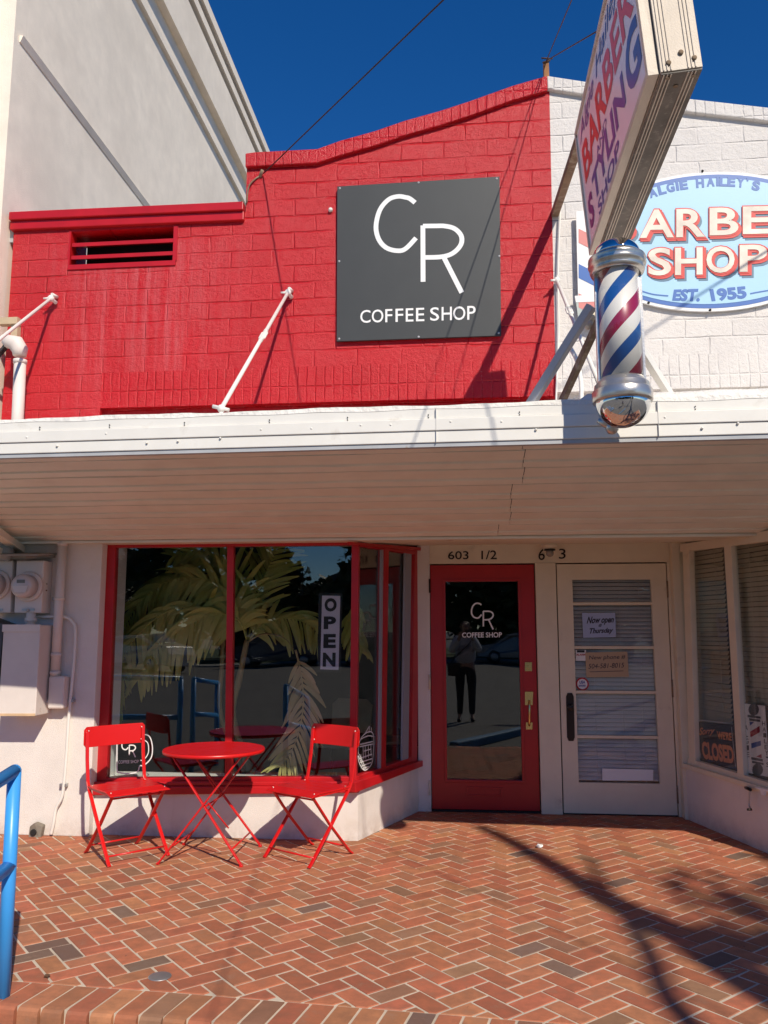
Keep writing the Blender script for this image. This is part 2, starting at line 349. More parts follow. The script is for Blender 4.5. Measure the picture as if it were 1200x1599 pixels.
# paving: real bricks on a mortar bed -------------------------------------
KERB = [(-6.0, 3.80), (-3.2, 3.70), (-1.907, 3.645), (-1.64, 3.626), (-1.22, 3.605), (-.88, 3.577), (-.48, 3.546), (.03, 3.507), (1.2, 3.42), (4.6, 3.25)]
def kerb_y(x):
    for (x0, y0), (x1, y1) in zip(KERB, KERB[1:]):
        if x <= x1: return y0 + (y1 - y0) * (x - x0) / (x1 - x0), (y1 - y0) / (x1 - x0)
    return KERB[-1][1], 0
def clip(poly, f):
    out = []
    for i in range(len(poly)):
        a, b = poly[i], poly[(i + 1) % len(poly)]; fa, fb = f(a), f(b)
        if fa >= 0: out.append(a)
        if (fa >= 0) != (fb >= 0): t = fa / (fa - fb); out.append((a[0] + (b[0] - a[0]) * t, a[1] + (b[1] - a[1]) * t))
    return out
def tint():
    r = rnd.random()
    if r < .022: c = (.20, .125, .095)
    elif r < .10: c = (.33, .165, .095)
    elif r < .45: c = (.48, .190, .092)
    else: c = (.465, .148, .075)
    k = rnd.uniform(.82, 1.18); return (c[0] * k, c[1] * k * rnd.uniform(.93, 1.07), c[2] * k, 1)
def paving_mesh():
    bm = bmesh.new(); lay = bm.loops.layers.float_color.new('tint'); th = radians(42.3); u = V((cos(th), sin(th))); v = V((-sin(th), cos(th)))
    o0 = Wz(487.5, 1560); o0 = V((o0.x, o0.y)); wdt = .1015; j = .0055
    def put(poly, z=0.0, c=None, bev=.0035):
        if len(poly) < 3: return
        ar = abs(sum(poly[i][0] * poly[(i + 1) % len(poly)][1] - poly[(i + 1) % len(poly)][0] * poly[i][1] for i in range(len(poly)))) / 2
        if ar < .0006: return
        cx = sum(p[0] for p in poly) / len(poly); cy = sum(p[1] for p in poly) / len(poly); c = c or tint()
        dz = rnd.uniform(-.0012, .0012); tx, ty = rnd.uniform(-.008, .008), rnd.uniform(-.008, .008)
        def zz(p): return z + dz + (p[0] - cx) * tx + (p[1] - cy) * ty
        def ins(p, k):
            d = V((cx - p[0], cy - p[1])); return p[0] + d.normalized().x * k, p[1] + d.normalized().y * k
        top = [bm.verts.new((*ins(p, bev), zz(p))) for p in poly]; lo = [bm.verts.new((p[0], p[1], zz(p) - .004)) for p in poly]
        bt = [bm.verts.new((p[0], p[1], z - .02)) for p in poly]
        fs = [bm.faces.new(top)]
        n = len(poly)
        for i in range(n):
            k = (i + 1) % n; fs.append(bm.faces.new((top[i], lo[i], lo[k], top[k]))); fs.append(bm.faces.new((lo[i], bt[i], bt[k], lo[k])))
        for f in fs:
            for l in f.loops: l[lay] = c
    R = 80
    for a in range(-R, R):
        for b in range(-R, R):
            k = (a - b) % 4
            if k == 0: rect = (a, b, a + 2, b + 1)
            elif k == 3: rect = (a, b, a + 1, b + 2)
            else: continue
            c = o0 + u * ((rect[0] + rect[2]) / 2 * wdt) + v * ((rect[1] + rect[3]) / 2 * wdt)
            if not (-5.2 < c.x < 4.4 and 3.2 < c.y < 7.35): continue
            jit = lambda: rnd.uniform(-.0013, .0013)
            poly = [tuple(o0 + u * (x * wdt + jit()) + v * (y * wdt + jit())) for x, y in
                    ((rect[0] + j / wdt, rect[1] + j / wdt), (rect[2] - j / wdt, rect[1] + j / wdt), (rect[2] - j / wdt, rect[3] - j / wdt), (rect[0] + j / wdt, rect[3] - j / wdt))]
            ky, ks = kerb_y(c.x); f = lambda p: p[1] - (ky + ks * (p[0] - c.x)) - .006
            poly = clip(poly, f)
            put(poly)
    # header course along the edge, rounded nose and a visible riser
    x = -5.8
    while x < 4.4:
        y0, s0 = kerb_y(x); x1 = x + .103; y1, s1 = kerb_y(x1); n0 = V((s0, -1)).normalized()
        lean = -.17 if x < .2 else -.17 * max(0, 1 - (x - .2) / 1.2)
        c = tint(); g_ = .0068; D = .225
        dvec = V((-lean * 0 + n0.x + lean * .75, n0.y)).normalized()
        pa = V((x + g_, y0 - .006)); pb = V((x1 - g_, y1 - .006))
        prof = [(0, 0), (D - .03, 0), (D - .012, -.004), (D - .003, -.014), (D, -.03), (D, -.085)]
        prev = None
        rows = []
        for d_, z_ in prof: rows.append((bm.verts.new((*(pa + dvec * d_), z_)), bm.verts.new((*(pb + dvec * d_), z_))))
        fs = []
        for r0, r1 in zip(rows, rows[1:]): fs.append(bm.faces.new((r0[0], r1[0], r1[1], r0[1])))
        for side in (0, 1):
            for r0, r1 in zip(rows[:-1], rows[1:]):
                a_, b_ = r0[side].co, r1[side].co
                va = bm.verts.new((a_.x, a_.y, -.09)) ; vb = bm.verts.new((b_.x, b_.y, -.09))
                fs.append(bm.faces.new((r0[side], va, vb, r1[side])))
        for f in fs:
            for l in f.loops: l[lay] = c
        x = x1
    bmesh.ops.recalc_face_normals(bm, faces=bm.faces)
    me = bpy.data.meshes.new('brick_paving'); bm.to_mesh(me); bm.free(); me.materials.append(M['paving']); return me
o = bpy.data.objects.new('brick_paving', paving_mesh()); col.objects.link(o); tag(o, kind='structure')
m = MB(); m.prism([(x, y + .008, -.0032) for x, y in KERB] + [(4.6, 7.6, -.0032), (-6, 7.6, -.0032)], (0, 0, -.2)); tag(m.build('mortar_bed', 'mortar'), kind='structure')
m = MB(); m.prism([(x + .0, y - .005 - .205, -.0042) for x, y in KERB] + [(x, y + .008, -.0042) for x, y in KERB[::-1]], (0, 0, -.19)); tag(m.build('kerb_bed', 'mortar'), kind='structure')
m = MB(); m.box((-400, -400, -.30), (400, 400, -.085)); tag(m.build('ground', 'asphalt'), kind='structure')
# ================================================================ coffee shop building
shop = empty('coffee_shop', (-1.5, YW, 0), 'red painted brick shop with a black logo sign and a bay window', 'shop')
Z0 = 2.17; ZW = 2.215
def F(x, y): return Wy(x, y, YW)
XE = -3.72; XB = F(862, 380).x     # left end of the red wall, red/white boundary
XR = F(157, 632).x; zL = F(500, 628).z; zS = F(500, 572).z
# red upper wall
top = [(6, 350), (384, 334), (386, 255), (400, 250), (497, 248), (533, 235), (587, 220), (633, 204), (687, 189), (733, 174), (800, 150), (858, 134)]
vent = P4(F, [(110, 362), (277, 354), (279, 413), (108, 421)])
zv0, zv1 = vent[3].z, vent[0].z; xv0, xv1 = vent[0].x, vent[1].x
tp = [F(*p) for p in top]; zst = tp[0].z
m = MB()
# body pieces round the vent opening, butted end to end
m.prism([(XE, YW, ZW), (XR, YW, ZW), (XR, YW, zL), (XR, YW, zS), (XE, YW, zS)], (0, .3, 0))
m.prism([(XE, YW, zS), (xv0, YW, zS), (xv0, YW, zst), (XE, YW, zst)], (0, .3, 0))
m.prism([(xv0, YW, zS), (xv1, YW, zS), (xv1, YW, zv0), (xv0, YW, zv0)], (0, .3, 0))
m.prism([(xv0, YW, zv1), (xv1, YW, zv1), (xv1, YW, zst), (xv0, YW, zst)], (0, .3, 0))
m.prism([(xv1, YW, zS), (tp[2].x, YW, zS), (tp[2].x, YW, zst), (xv1, YW, zst)], (0, .3, 0))
m.prism([(tp[2].x, YW, zS), (XB, YW, zS)] + [tuple(p) for p in tp[2:]][::-1], (0, .3, 0))
m.build('upper_wall', 'red_brick', shop)
slab('soldier_course', 'red_soldier', shop, [(XR, YW - .002, zL), (XB, YW - .002, zL), (XB, YW - .002, zS), (XR, YW - .002, zS)], (0, .3, 0))
slab('recessed_wall', 'red_brick', shop, [(XR, YW + .07, ZW), (XB, YW + .07, ZW), (XB, YW + .07, zL), (XR, YW + .07, zL)], (0, .2, 0))
m = MB()
ctop = [(385, 243), (400, 241), (497, 236), (533, 223), (587, 208), (633, 192), (687, 177), (733, 162), (800, 138), (858, 122)]
cbot = [(385, 264), (400, 263), (497, 258), (533, 246), (587, 231), (633, 215), (687, 200), (733, 185), (800, 161), (858, 145)]
for i in range(len(ctop) - 1):
    a, b, c_, d = F(*ctop[i]), F(*ctop[i + 1]), F(*cbot[i + 1]), F(*cbot[i]); off = V((0, -.035, 0))
    if i == len(ctop) - 2: b.x = c_.x = XB
    m.prism(shift([a, b, c_, d], off), (0, .38, 0))
m.build('gable_coping', 'red_soldier', shop, .008)
m = MB()
a, b = F(4, 337), F(383, 320); a.x = XE - .02; h_ = .052
m.prism(shift([a, b, b - V((0, 0, .07)), a - V((0, 0, .07))], (0, -.06, 0)), (0, .4, 0))
a2, b2 = a - V((0, 0, .07)), b - V((0, 0, .07))
m.prism(shift([a2, b2, b2 - V((0, 0, .075)), a2 - V((0, 0, .075))], (0, -.035, 0)), (0, .3, 0))
m.build('step_coping', 'red_trim', shop, .006)
vn = MB()
for i, t in enumerate((.0, .345, .68)):
    z = zv1 + (zv0 - zv1) * t
    if i: vn.prism([(xv0 + .02, YW + .005, z + .016), (xv1 - .02, YW + .005, z + .016), (xv1 - .02, YW + .005, z - .016), (xv0 + .02, YW + .005, z - .016)], (0, .12, .05))
vn.box((xv0, YW - .012, zv0 - .005), (xv1, YW + .1, zv0 + .035)); vn.box((xv1 - .025, YW - .01, zv0 + .035), (xv1 + .01, YW + .1, zv1)); vn.box((xv0 - .005, YW - .008, zv0 + .035), (xv0 + .012, YW + .1, zv1))
vt = vn.build('vent', M['red_trim'], shop)
slab('vent_cavity', 'dark', vt, [(xv0 + .012, YW + .29, zv0), (xv1, YW + .29, zv0), (xv1, YW + .29, zv1), (xv0 + .012, YW + .29, zv1)], (0, .05, 0)).location = -V(vt.location) if False else (0, 0, 0)
# lower walls
CX0, CX1 = -.80, -.42              # the bay runs from (CX0, YW) back to (CX1, YD)
def seg_n(p, q):                   # street-side normal of a wall running p -> q
    d = (V(q) - V(p)).normalized(); return V((d.y, -d.x))
bn = seg_n((CX0, YW), (CX1, YD)); BAY = Pl((CX0, YW, 0), (bn.x, bn.y, 0))
zsl, zsr = F(147, 1238).z, F(560, 1234).z
xl = F(143, 1300).x
slab('left_pier', 'stucco_low', shop, [(-6, YL, 0), (xl + .01, YL, 0), (xl + .01, YL, Z0), (-6, YL, Z0)], (0, .42, 0), .006)
slab('front_base_wall', 'stucco_low', shop, [(xl, YW, 0), (CX0, YW, 0), (CX0, YW, zsr), (xl, YW, zsl)], (0, .2, 0))
cb = V((CX0, YW, 0)); ce = V((CX1, YD, 0)); up_ = lambda z: V((0, 0, z))
zse = BAY(655, 1194).z
slab('bay_base_wall', 'stucco_low', shop, [cb, ce, ce + up_(zse), cb + up_(zsr)], -BAY.n * .12)
slab('bay_end_post', 'stucco_low', shop, [(CX1, YD - .0, 0), (Wy(674, 1264, YD).x, YD - .0, 0), (Wy(674, 1264, YD).x, YD, 2.26), (CX1, YD, 2.26)], (0, .12, 0))
# display window
YG = YW + .035
win = empty('display_window', (-1.8, YW, .3), parent=shop)
def G(x, y): return Wy(x, y, YW + .02)
jl = [G(165, 855), G(182, 853), G(165, 1222), G(150, 1222)]
zt0, zt1 = G(181, 848).z, G(181, 855).z
m = MB()
m.prism([G(165, 850), G(181, 850), G(166, 1222), G(149, 1224)], (0, .07, 0))
m.prism([G(153, 1150), G(149, 1224), G(149, 1224) - V((.03, 0, 0)), G(165, 850) - V((.03, 0, 0)), G(165, 850)], (0, .05, 0))
m.prism(shift([G(181, 847), G(560, 845), G(560, 851), G(181, 855)], (0, -.002, 0)), (0, .07, 0))
m.prism(shift([G(166, 1215), G(551, 1213), G(551, 1222), G(165, 1222)], (0, -.001, 0)), (0, .07, 0))
m.build('frame', 'red_trim', win, .005)
slab('mullion', 'red_trim', win, [G(355, 853), G(365, 853), G(361.5, 1216), G(351, 1216)], (0, .06, 0), .003)
slab('mullion', 'red_trim', win, shift([G(550, 846), G(561, 846), G(557, 1222), G(546, 1222)], (0, -.012, 0)), (0, .09, 0), .003)
m = MB(); q = [G(149, 1220), G(560, 1219), G(560, 1236), G(147, 1240)]
m.prism([(q[0].x - .03, YW - .035, q[3].z), (q[2].x + .012, YW - .035, q[2].z), (q[2].x + .012, YW - .035, q[1].z - .03), (q[0].x - .03, YW - .035, q[0].z - .03)], (0, .054, 0))
m.prism([(q[0].x - .03, YW - .018, q[0].z - .03), (q[2].x + .01, YW - .018, q[1].z - .03), (q[2].x + .01, YW - .018, q[1].z), (q[0].x - .03, YW - .018, q[0].z)], (0, .036, 0))
m.build('sill', 'red_trim', win, .006)
gz = (G(181, 1212), G(546, 1212))
slab('glass_pane', 'glass', win, [(jl[3].x, YG + .01, .30), (G(353, 1000).x, YG + .01, .30), (G(358, 1000).x, YG + .01, 2.16), (jl[3].x, YG + .01, 2.16)], (0, .006, 0))
slab('glass_pane', 'glass', win, [(G(357, 1000).x, YG + .01, .30), (CX0 - .02, YG + .01, .30), (CX0 - .02, YG + .01, 2.16), (G(361, 1000).x, YG + .01, 2.16)], (0, .006, 0))
slab('inner_sill', 'white', win, [(xl + .02, YG + .03, .372), (CX0 + .03, YG + .03, .372), (CX0 + .03, YG + .03, .392), (xl + .02, YG + .03, .392)], (0, .32, 0))
slab('inner_reveal', 'white', win, [(xl + .03, YG + .02, .392), (xl + .05, YG + .02, .392), (xl + .05, YG + .02, 2.16), (xl + .03, YG + .02, 2.16)], (0, .25, 0))
# bay side window
bay = empty('bay_window', (CX0, YW, .3), parent=shop)
def Bq(pts, off=0.0): return [BAY(x, y, off) for x, y in pts]
th_ = -BAY.n * .06
m = MB()
m.prism(Bq([(563, 847), (655, 858), (655, 867), (563, 853)], .0), th_)
m.prism(Bq([(560, 1212), (650, 1180), (652, 1190), (560, 1224)], -.001), th_)
m.prism(Bq([(648, 858), (656, 859), (652, 1188), (643, 1191)], .001), th_)
m.build('frame', 'red_trim', bay, .004)
slab('top_rail', 'red_trim', bay, Bq([(548, 846), (660, 855), (659, 860), (552, 850)], .03), -BAY.n * .03)
slab('mullion', 'red_trim', bay, Bq([(601, 851), (608, 852), (603, 1200), (597, 1203)], .003), th_, .003)
slab('sill', 'red_trim', bay, Bq([(555, 1222), (662, 1187), (663, 1196), (556, 1238)], .035), -BAY.n * .06, .005)
slab('glass_pane', 'glass', bay, [cb - BAY.n * .03 + up_(.3), ce - BAY.n * .03 + up_(.3), ce - BAY.n * .03 + up_(2.18), cb - BAY.n * .03 + up_(2.16)], -BAY.n * .006)
slab('inner_frame', 'inner_paint', bay, Bq([(634, 862), (643, 862), (638, 1186), (629, 1190)], -.004), -BAY.n * .02)
slab('inner_mullion', 'inner_paint', bay, Bq([(597, 855), (601, 855), (597, 1200), (593, 1200)], -.006), -BAY.n * .02)
# lettering on the panes: CR mug, and the bay's house drawing
gp = Pl((0, YG + .008, 0), (0, -1, 0))
m = MB()
mug = [(183.2, 1143), (183.2, 1200), (187, 1206), (200, 1208), (215, 1205), (218.5, 1196), (225, 1195), (236, 1184), (238.5, 1168), (235, 1152), (228, 1147), (221, 1149)]
ribbon(m, smooth_path([gp(*p) for p in mug], 4), .0085, gp.n, 0)
ribbon(m, smooth_path([gp(*p) for p in [(224, 1155), (231, 1160), (232.5, 1172), (230, 1180), (224, 1187), (219, 1187)]], 4), .007, gp.n, 0)
cr_logo(m, gp, lambda x, y: (190 + (x - 583) * .158, 1155 + (y - 305) * .18), .009, 0)
add_text(m, 'COFFEE SHOP', [gp(185, 1187.5), gp(217, 1186.5), gp(217, 1191.5), gp(185, 1192.5)], .01)
m.build('mug_lettering', 'white', win)
bp = Pl(BAY.p - BAY.n * .026, BAY.n); m = MB()
def zb(pts): return [bp(390 + x / 4.286, 1110 + y / 4.286) for x, y in pts]
for pts, sm in (([(728, 290), (735, 215), (760, 165), (800, 140), (825, 150), (832, 200), (828, 290), (815, 360), (770, 398), (735, 350), (725, 300)], 1), ([(745, 190), (790, 168), (825, 170)], 1),
                ([(740, 225), (825, 205)], 0), ([(738, 240), (825, 222)], 0), ([(800, 140), (805, 100)], 0), ([(815, 145), (816, 110)], 0), ([(770, 160), (800, 105)], 0), ([(745, 290), (750, 335)], 0),
                ([(735, 320), (820, 290)], 0), ([(760, 235), (762, 325)], 0), ([(775, 232), (777, 320)], 0), ([(795, 228), (797, 315)], 0), ([(812, 225), (814, 305)], 0), ([(765, 270), (815, 255)], 0),
                ([(740, 345), (820, 320)], 0), ([(750, 370), (815, 345)], 0), ([(760, 385), (800, 372)], 0), ([(728, 300), (770, 395)], 0), ([(735, 290), (780, 390)], 0)):
    ribbon(m, smooth_path(zb(pts), 4) if sm else zb(pts), .0075, bp.n, 0)
m.build('house_drawing', 'white', bay)
# ---------------------------------------------------------------- recessed entrance wall and doors
def D(x, y): return Wy(x, y, YD)
XP0, XP1 = D(672, 1000).x, D(838, 1000).x
XW0, XW1 = D(872, 1000).x, D(1046, 1050).x
zdt = D(756, 882).z
slab('door_header', 'cream_trim', shop, [(Wy(674, 1264, YD).x + .001, YD, zdt + .012), (XP1 + .02, YD, zdt + .012), (XP1 + .02, YD, 2.30), (Wy(674, 1264, YD).x + .001, YD, 2.30)], (0, .14, 0))
slab('threshold', 'dark', shop, [(XP0, YD + .0, .004), (XP1 + .02, YD, .004), (XP1 + .02, YD, .016), (XP0, YD, .016)], (0, .12, 0))
door = empty('door', (XP0 + .45, YD, 0), parent=shop)
YQ = YD + .02
def DQ(x, y): return Wy(x, y, YQ)
xg0, xg1, zg1, zg0 = DQ(696.5, 1000).x, DQ(811, 1000).x, DQ(750, 908).z, DQ(750, 1218).z
xa, xb_ = XP0 + .006, XP1 - .004
m = MB()
m.box((xa, YQ, .02), (xg0, YQ + .045, zdt)); m.box((xg1, YQ, .02), (xb_, YQ + .045, zdt))
m.box((xg0, YQ, .02), (xg1, YQ + .045, zg0)); m.box((xg0, YQ, zg1), (xg1, YQ + .045, zdt))
m.build('panel', 'door_red', door)
rect_frame('glazing_bead', 'door_red', door, [V((xg0 - .022, YQ - .008, zg1 + .022)), V((xg1 + .022, YQ - .008, zg1 + .022)), V((xg1 + .022, YQ - .008, zg0 - .022)), V((xg0 - .022, YQ - .008, zg0 - .022))],
           [V((xg0, YQ - .008, zg1)), V((xg1, YQ - .008, zg1)), V((xg1, YQ - .008, zg0)), V((xg0, YQ - .008, zg0))], (0, .0075, 0), .003)
slab('glass_pane', 'glass', door, [(xg0, YQ + .02, zg0), (xg1, YQ + .02, zg0), (xg1, YQ + .02, zg1), (xg0, YQ + .02, zg1)], (0, .006, 0))
dp = Pl((0, YQ + .018, 0), (0, -1, 0)); m = MB()
cr_logo(m, dp, lambda x, y: (735.5 + (x - 583) * .252, 941.5 + (y - 305) * .272), .013, 0)
add_text(m, 'COFFEE SHOP', [dp(722, 987.7), dp(784, 987.2), dp(784, 995.4), dp(722, 995.6)], .02)
m.build('glass_lettering', 'white', door)
m = MB(); q = [DQ(820, 1034), DQ(831, 1034), DQ(831, 1048), DQ(820, 1048)]; m.prism(shift(q, (0, -.006, 0)), (0, .006, 0)); c_ = DQ(825.5, 1042); m.lathe([(.014, -.018), (.016, -.008), (.016, 0)], c_, 16, 'y'); m.build('lock', 'brass', door, .001)
m = MB(); m.prism(shift([DQ(820, 1080), DQ(833, 1080), DQ(832, 1101), DQ(820, 1101)], (0, -.007, 0)), (0, .007, 0)); m.prism(shift([DQ(821.5, 1128), DQ(832, 1128), DQ(831.5, 1139), DQ(821.5, 1139)], (0, -.007, 0)), (0, .007, 0))
h0, h1 = DQ(826.5, 1094), DQ(826.5, 1133)
m.tube(smooth_path([h0, h0 + V((0, -.035, -.01)), h0.lerp(h1, .35) + V((0, -.052, 0)), h0.lerp(h1, .7) + V((0, -.048, 0)), h1 + V((0, -.03, .01)), h1], 4), .009, 8)
m.build('handle', 'brass', door, .001)
q = [DQ(729, 1228), DQ(786, 1229.5), DQ(785.5, 1244), DQ(728, 1243)]
rect_frame('mail_slot', 'door_red', door, shift(q, (0, -.008, 0)), shift([q[0] + V((.018, 0, -.014)), q[1] + V((-.018, 0, -.014)), q[2] + V((-.018, 0, .014)), q[3] + V((.018, 0, .014))], (0, -.008, 0)), (0, .0078, 0), .002)
for y_ in (915, 1065, 1230):
    c_ = D(671.5, y_); m = MB(); m.tube([c_ + V((0, -.008, -.06)), c_ + V((0, -.008, .06))], .008, 8); m.build('hinge', 'cream_trim' if y_ != 915 else 'bronze', door)
m = MB()
for s_, a, b in (('603', (700, 861), (732, 873.5)), ('1/2', (752, 860), (776, 873.5))):
    add_text(m, s_, [D(a[0], a[1]), D(b[0], a[1] - .5), D(b[0], b[1]), D(a[0], b[1])], .008, 0, (0, -.006, 0))
m.build('house_number', 'bronze', shop)
# interior of the coffee shop
inn = empty('interior', (-1.5, 8, 0), parent=shop)
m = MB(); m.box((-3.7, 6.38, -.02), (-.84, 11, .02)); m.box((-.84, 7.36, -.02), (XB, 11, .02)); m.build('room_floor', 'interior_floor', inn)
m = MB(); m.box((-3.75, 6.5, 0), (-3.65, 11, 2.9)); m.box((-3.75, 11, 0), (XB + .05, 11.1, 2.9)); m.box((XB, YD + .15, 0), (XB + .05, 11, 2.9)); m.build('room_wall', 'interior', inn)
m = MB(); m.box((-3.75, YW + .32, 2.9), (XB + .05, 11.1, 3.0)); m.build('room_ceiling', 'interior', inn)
m = MB(); m.box((-3.75, YW + .33, 3.3), (XB, 11.3, 3.4)); m.build('flat_roof', 'concrete', shop)
# ================================================================ barber shop building
barber = empty('barber_shop', (2.2, YW, 0), 'white painted brick barber shop with a cream glazed door', 'shop')
cw = [(858, 122), (905, 130), (1075, 158), (1200, 172)]; XF = 4.6
wt = [F(x, y) for x, y in cw]; sl_ = (wt[3].z - wt[1].z) / (wt[3].x - wt[1].x)
zend = wt[3].z + sl_ * (XF - wt[3].x)
zwl = F(1000, 616).z; 
m = MB(); tops = [p - V((0, 0, .11)) for p in wt]
m.prism([(XB, YW + .004, zS), (XF, YW + .004, zS), (XF, YW + .004, zend - .11)] + [(p.x if i else XB, YW + .004, p.z) for i, p in list(enumerate(tops))[::-1]], (0, .3, 0)); m.build('upper_wall', 'white_brick', barber)
slab('soldier_course', 'white_soldier', barber, [(XB, YW + .002, zL + .03), (XF, YW + .002, zL + .03), (XF, YW + .002, zS), (XB, YW + .002, zS)], (0, .3, 0))
slab('recessed_wall', 'white_brick', barber, [(XB, YW + .07, ZW), (XF, YW + .07, ZW), (XF, YW + .07, zL + .03), (XB, YW + .07, zL + .03)], (0, .2, 0))
m = MB(); pts = [V((XB, YW, wt[0].z))] + wt[1:] + [V((XF, YW, zend))]
for a, b in zip(pts, pts[1:]): m.prism(shift([a, b, b - V((0, 0, .112)), a - V((0, 0, .112))], (0, -.033, 0)), (0, .37, 0))
m.build('gable_coping', 'white_soldier', barber, .008)
XS = 1.74; RX0, RY0, RX1, RY1 = XS, YD - .08, 2.118, 5.74; YR = RY1
slab('door_post', 'door_cream', barber, [(XP1 + .004, YD - .012, 0), (XW0 - .004, YD - .012, 0), (XW0 - .004, YD - .012, zdt + .012), (XP1 + .004, YD - .012, zdt + .012)], (0, .15, 0), .004)
slab('door_header', 'door_cream', barber, [(XP1 + .02, YD - .004, zdt + .012), (XS, YD - .004, zdt + .012), (XS, YD - .004, 2.30), (XP1 + .02, YD - .004, 2.30)], (0, .14, 0))
YE = YD
def DE(x, y): return Wy(x, y, YE)
wxa, wxb = DE(873, 1000).x, DE(1048, 1050).x
slab('jamb', 'door_cream', barber, [(wxb + .008, YD - .01, 0), (XS, YD - .01, 0), (XS, YD - .01, zdt + .012), (wxb + .008, YD - .01, zdt + .012)], (0, .14, 0), .004)
slab('corner_post', 'door_cream', barber, [(XS - .02, YD - .10, 0), (XS + .10, YD - .10, 0), (XS + .10, YD - .10, 2.26), (XS - .02, YD - .10, 2.26)], (0, .0875, 0), .004)
wd = empty('door', (wxa + .45, YE, 0), 'cream wooden door with glazed blinds', None, parent=barber)
gx0, gx1, gz1, gz0 = DE(899, 1060).x, DE(1024, 1060).x, DE(950, 905).z, DE(960, 1223).z
m = MB(); m.box((wxa, YE, .012), (gx0, YE + .045, zdt)); m.box((gx1, YE, .012), (wxb, YE + .045, zdt)); m.box((gx0, YE, .012), (gx1, YE + .045, gz0)); m.box((gx0, YE, gz1), (gx1, YE + .045, zdt)); m.build('panel', 'door_cream', wd)
for y_ in (941.5, 1010, 1080, 1150):
    z = DE(950, y_ + 1).z; m = MB(); m.box((gx0, YE + .005, z - .012), (gx1, YE + .035, z + .012)); m.build('glazing_bar', 'door_cream', wd, .003)
slab('glass_pane', 'glass_clear', wd, [(gx0, YE + .036, gz0), (gx1, YE + .036, gz0), (gx1, YE + .036, gz1), (gx0, YE + .036, gz1)], (0, .004, 0))
m = MB(); z = gz0 + .012; i = 0
while z < gz1 + .02:
    dz = rnd.uniform(-.0015, .0015)
    m.prism([(gx0 - .03, YE + .055, z + dz), (gx1 + .03, YE + .055, z + rnd.uniform(-.001, .001)), (gx1 + .03, YE + .073, z + .030), (gx0 - .03, YE + .073, z + .030)], (0, .0012, 0)); z += .0335
for x_ in (.25, .6, .85): xx = gx0 + (gx1 - gx0) * x_; m.bar((xx, YE + .052, gz0), (xx, YE + .052, gz1), .002)
m.build('blind', 'blind', wd)
q = [DE(884, 1082), DE(896, 1082), DE(898, 1157), DE(886, 1157)]; m = MB(); e_ = .012
m.prism(shift([q[0] + V((e_, 0, 0)), q[1] - V((e_, 0, 0)), q[1] - V((0, 0, .03)), q[2] + V((0, 0, .03)), q[2] - V((e_, 0, 0)), q[3] + V((e_, 0, 0)), q[3] + V((0, 0, .03)), q[0] - V((0, 0, .03))], (0, -.008, 0)), (0, .008, 0))
c_ = DE(890.5, 1104); m.lathe([(.004, -.06), (.022, -.055), (.026, -.04), (.018, -.028), (.008, -.02), (.010, -.006)], c_, 14, 'y'); m.build('handle', 'bronze', wd, .002)
for y_ in (920, 1075, 1240):
    c_ = DE(1043, y_); c_.x = wxb + .004; m = MB(); m.tube([c_ + V((0, -.008, -.07)), c_ + V((0, -.008, .07))], .007, 8); m.build('hinge', 'rust', wd)
slab('threshold', 'dark', wd, [(wxa, YE + .001, .003), (wxb, YE + .001, .003), (wxb, YE + .001, .0115), (wxa, YE + .001, .0115)], (0, .1, 0))
# things taped in the door glass
def flat(name, mat, f, quad, t, label, cat, lets=(), thick=.001):
    root = empty(name, f(*quad[3]), label, cat); n = t
    pts = [f(*p) + n for p in quad]; nn = (pts[1] - pts[0]).cross(pts[3] - pts[0]).normalized()
    if nn.y > 0: nn = -nn
    mm = MB(); mm.prism(pts, -nn * thick); mm.build('sheet', mat, root)
    for s_, q_, mt, bold, shear in lets:
        mm = MB(); add_text(mm, s_, [f(*p) + n + nn * .0015 for p in q_], bold, shear); mm.build('lettering', mt, root)
    return root
pn = V((0, .0345, 0))
flat('paper_note', 'paper_white', DE, [(910, 957), (962, 957), (963.5, 995), (912, 996)], V((0, .033, 0)), 'white handwritten paper taped in the upper pane of the cream door', 'note',
     [('Now open', [(918, 963), (960, 962), (960, 975), (917, 977)], 'ink', .03, .3), ('@', [(936, 974), (941, 974), (941, 979), (936, 979)], 'ink', .02, .3), ('Thursday', [(922, 981), (959, 980), (959, 990), (922, 992)], 'ink', .03, .3)])
flat('cardboard_note', 'paper_tan', DE, [(915, 1019), (981, 1017.5), (983.5, 1057), (917, 1058)], V((0, .032, 0)), 'tan cardboard phone number note taped in the cream door', 'note',
     [('New phone #', [(921, 1024), (978, 1022), (978, 1031), (921, 1032)], 'ink', .0, .1), ('504-581-8015', [(920, 1037), (976, 1035), (976, 1042.5), (920, 1044.5)], 'ink', .0, .15), ('__', [(922, 1049), (975, 1047.5), (975, 1048.3), (922, 1049.8)], 'ink', 0, 0)])
flat('paper_strip', 'white', DE, [(942, 1201), (1022, 1203), (1022, 1220), (942, 1220)], V((0, .0345, 0)), 'blank white paper strip at the bottom of the cream door glass', 'paper')
r_ = flat('sticker', 'white', DE, [(900, 1015), (916, 1015), (916, 1032), (900, 1032)], V((0, .0335, 0)), 'small square red and white sticker low in a pane of the cream door', 'sticker',
     [('ALARM', [(901, 1021), (915, 1021), (915, 1024), (901, 1024)], 'red_trim', .03, 0)]); 
m = MB(); m.prism(shift([DE(902, 1015.5), DE(914, 1015.5), DE(914, 1019), DE(902, 1019)], (0, .032, 0)), (0, .001, 0)); m.build('band', 'black', r_)
rs = empty('sticker', DE(910.5, 1068.5), 'round red ringed sticker beside the handle of the cream door', 'sticker')
c_ = DE(910.5, 1068.5) + V((0, .032, 0)); m = MB(); m.lathe([(.055, 0), (.055, .001)], c_, 28, 'y'); m.build('ring', 'red_trim', rs)
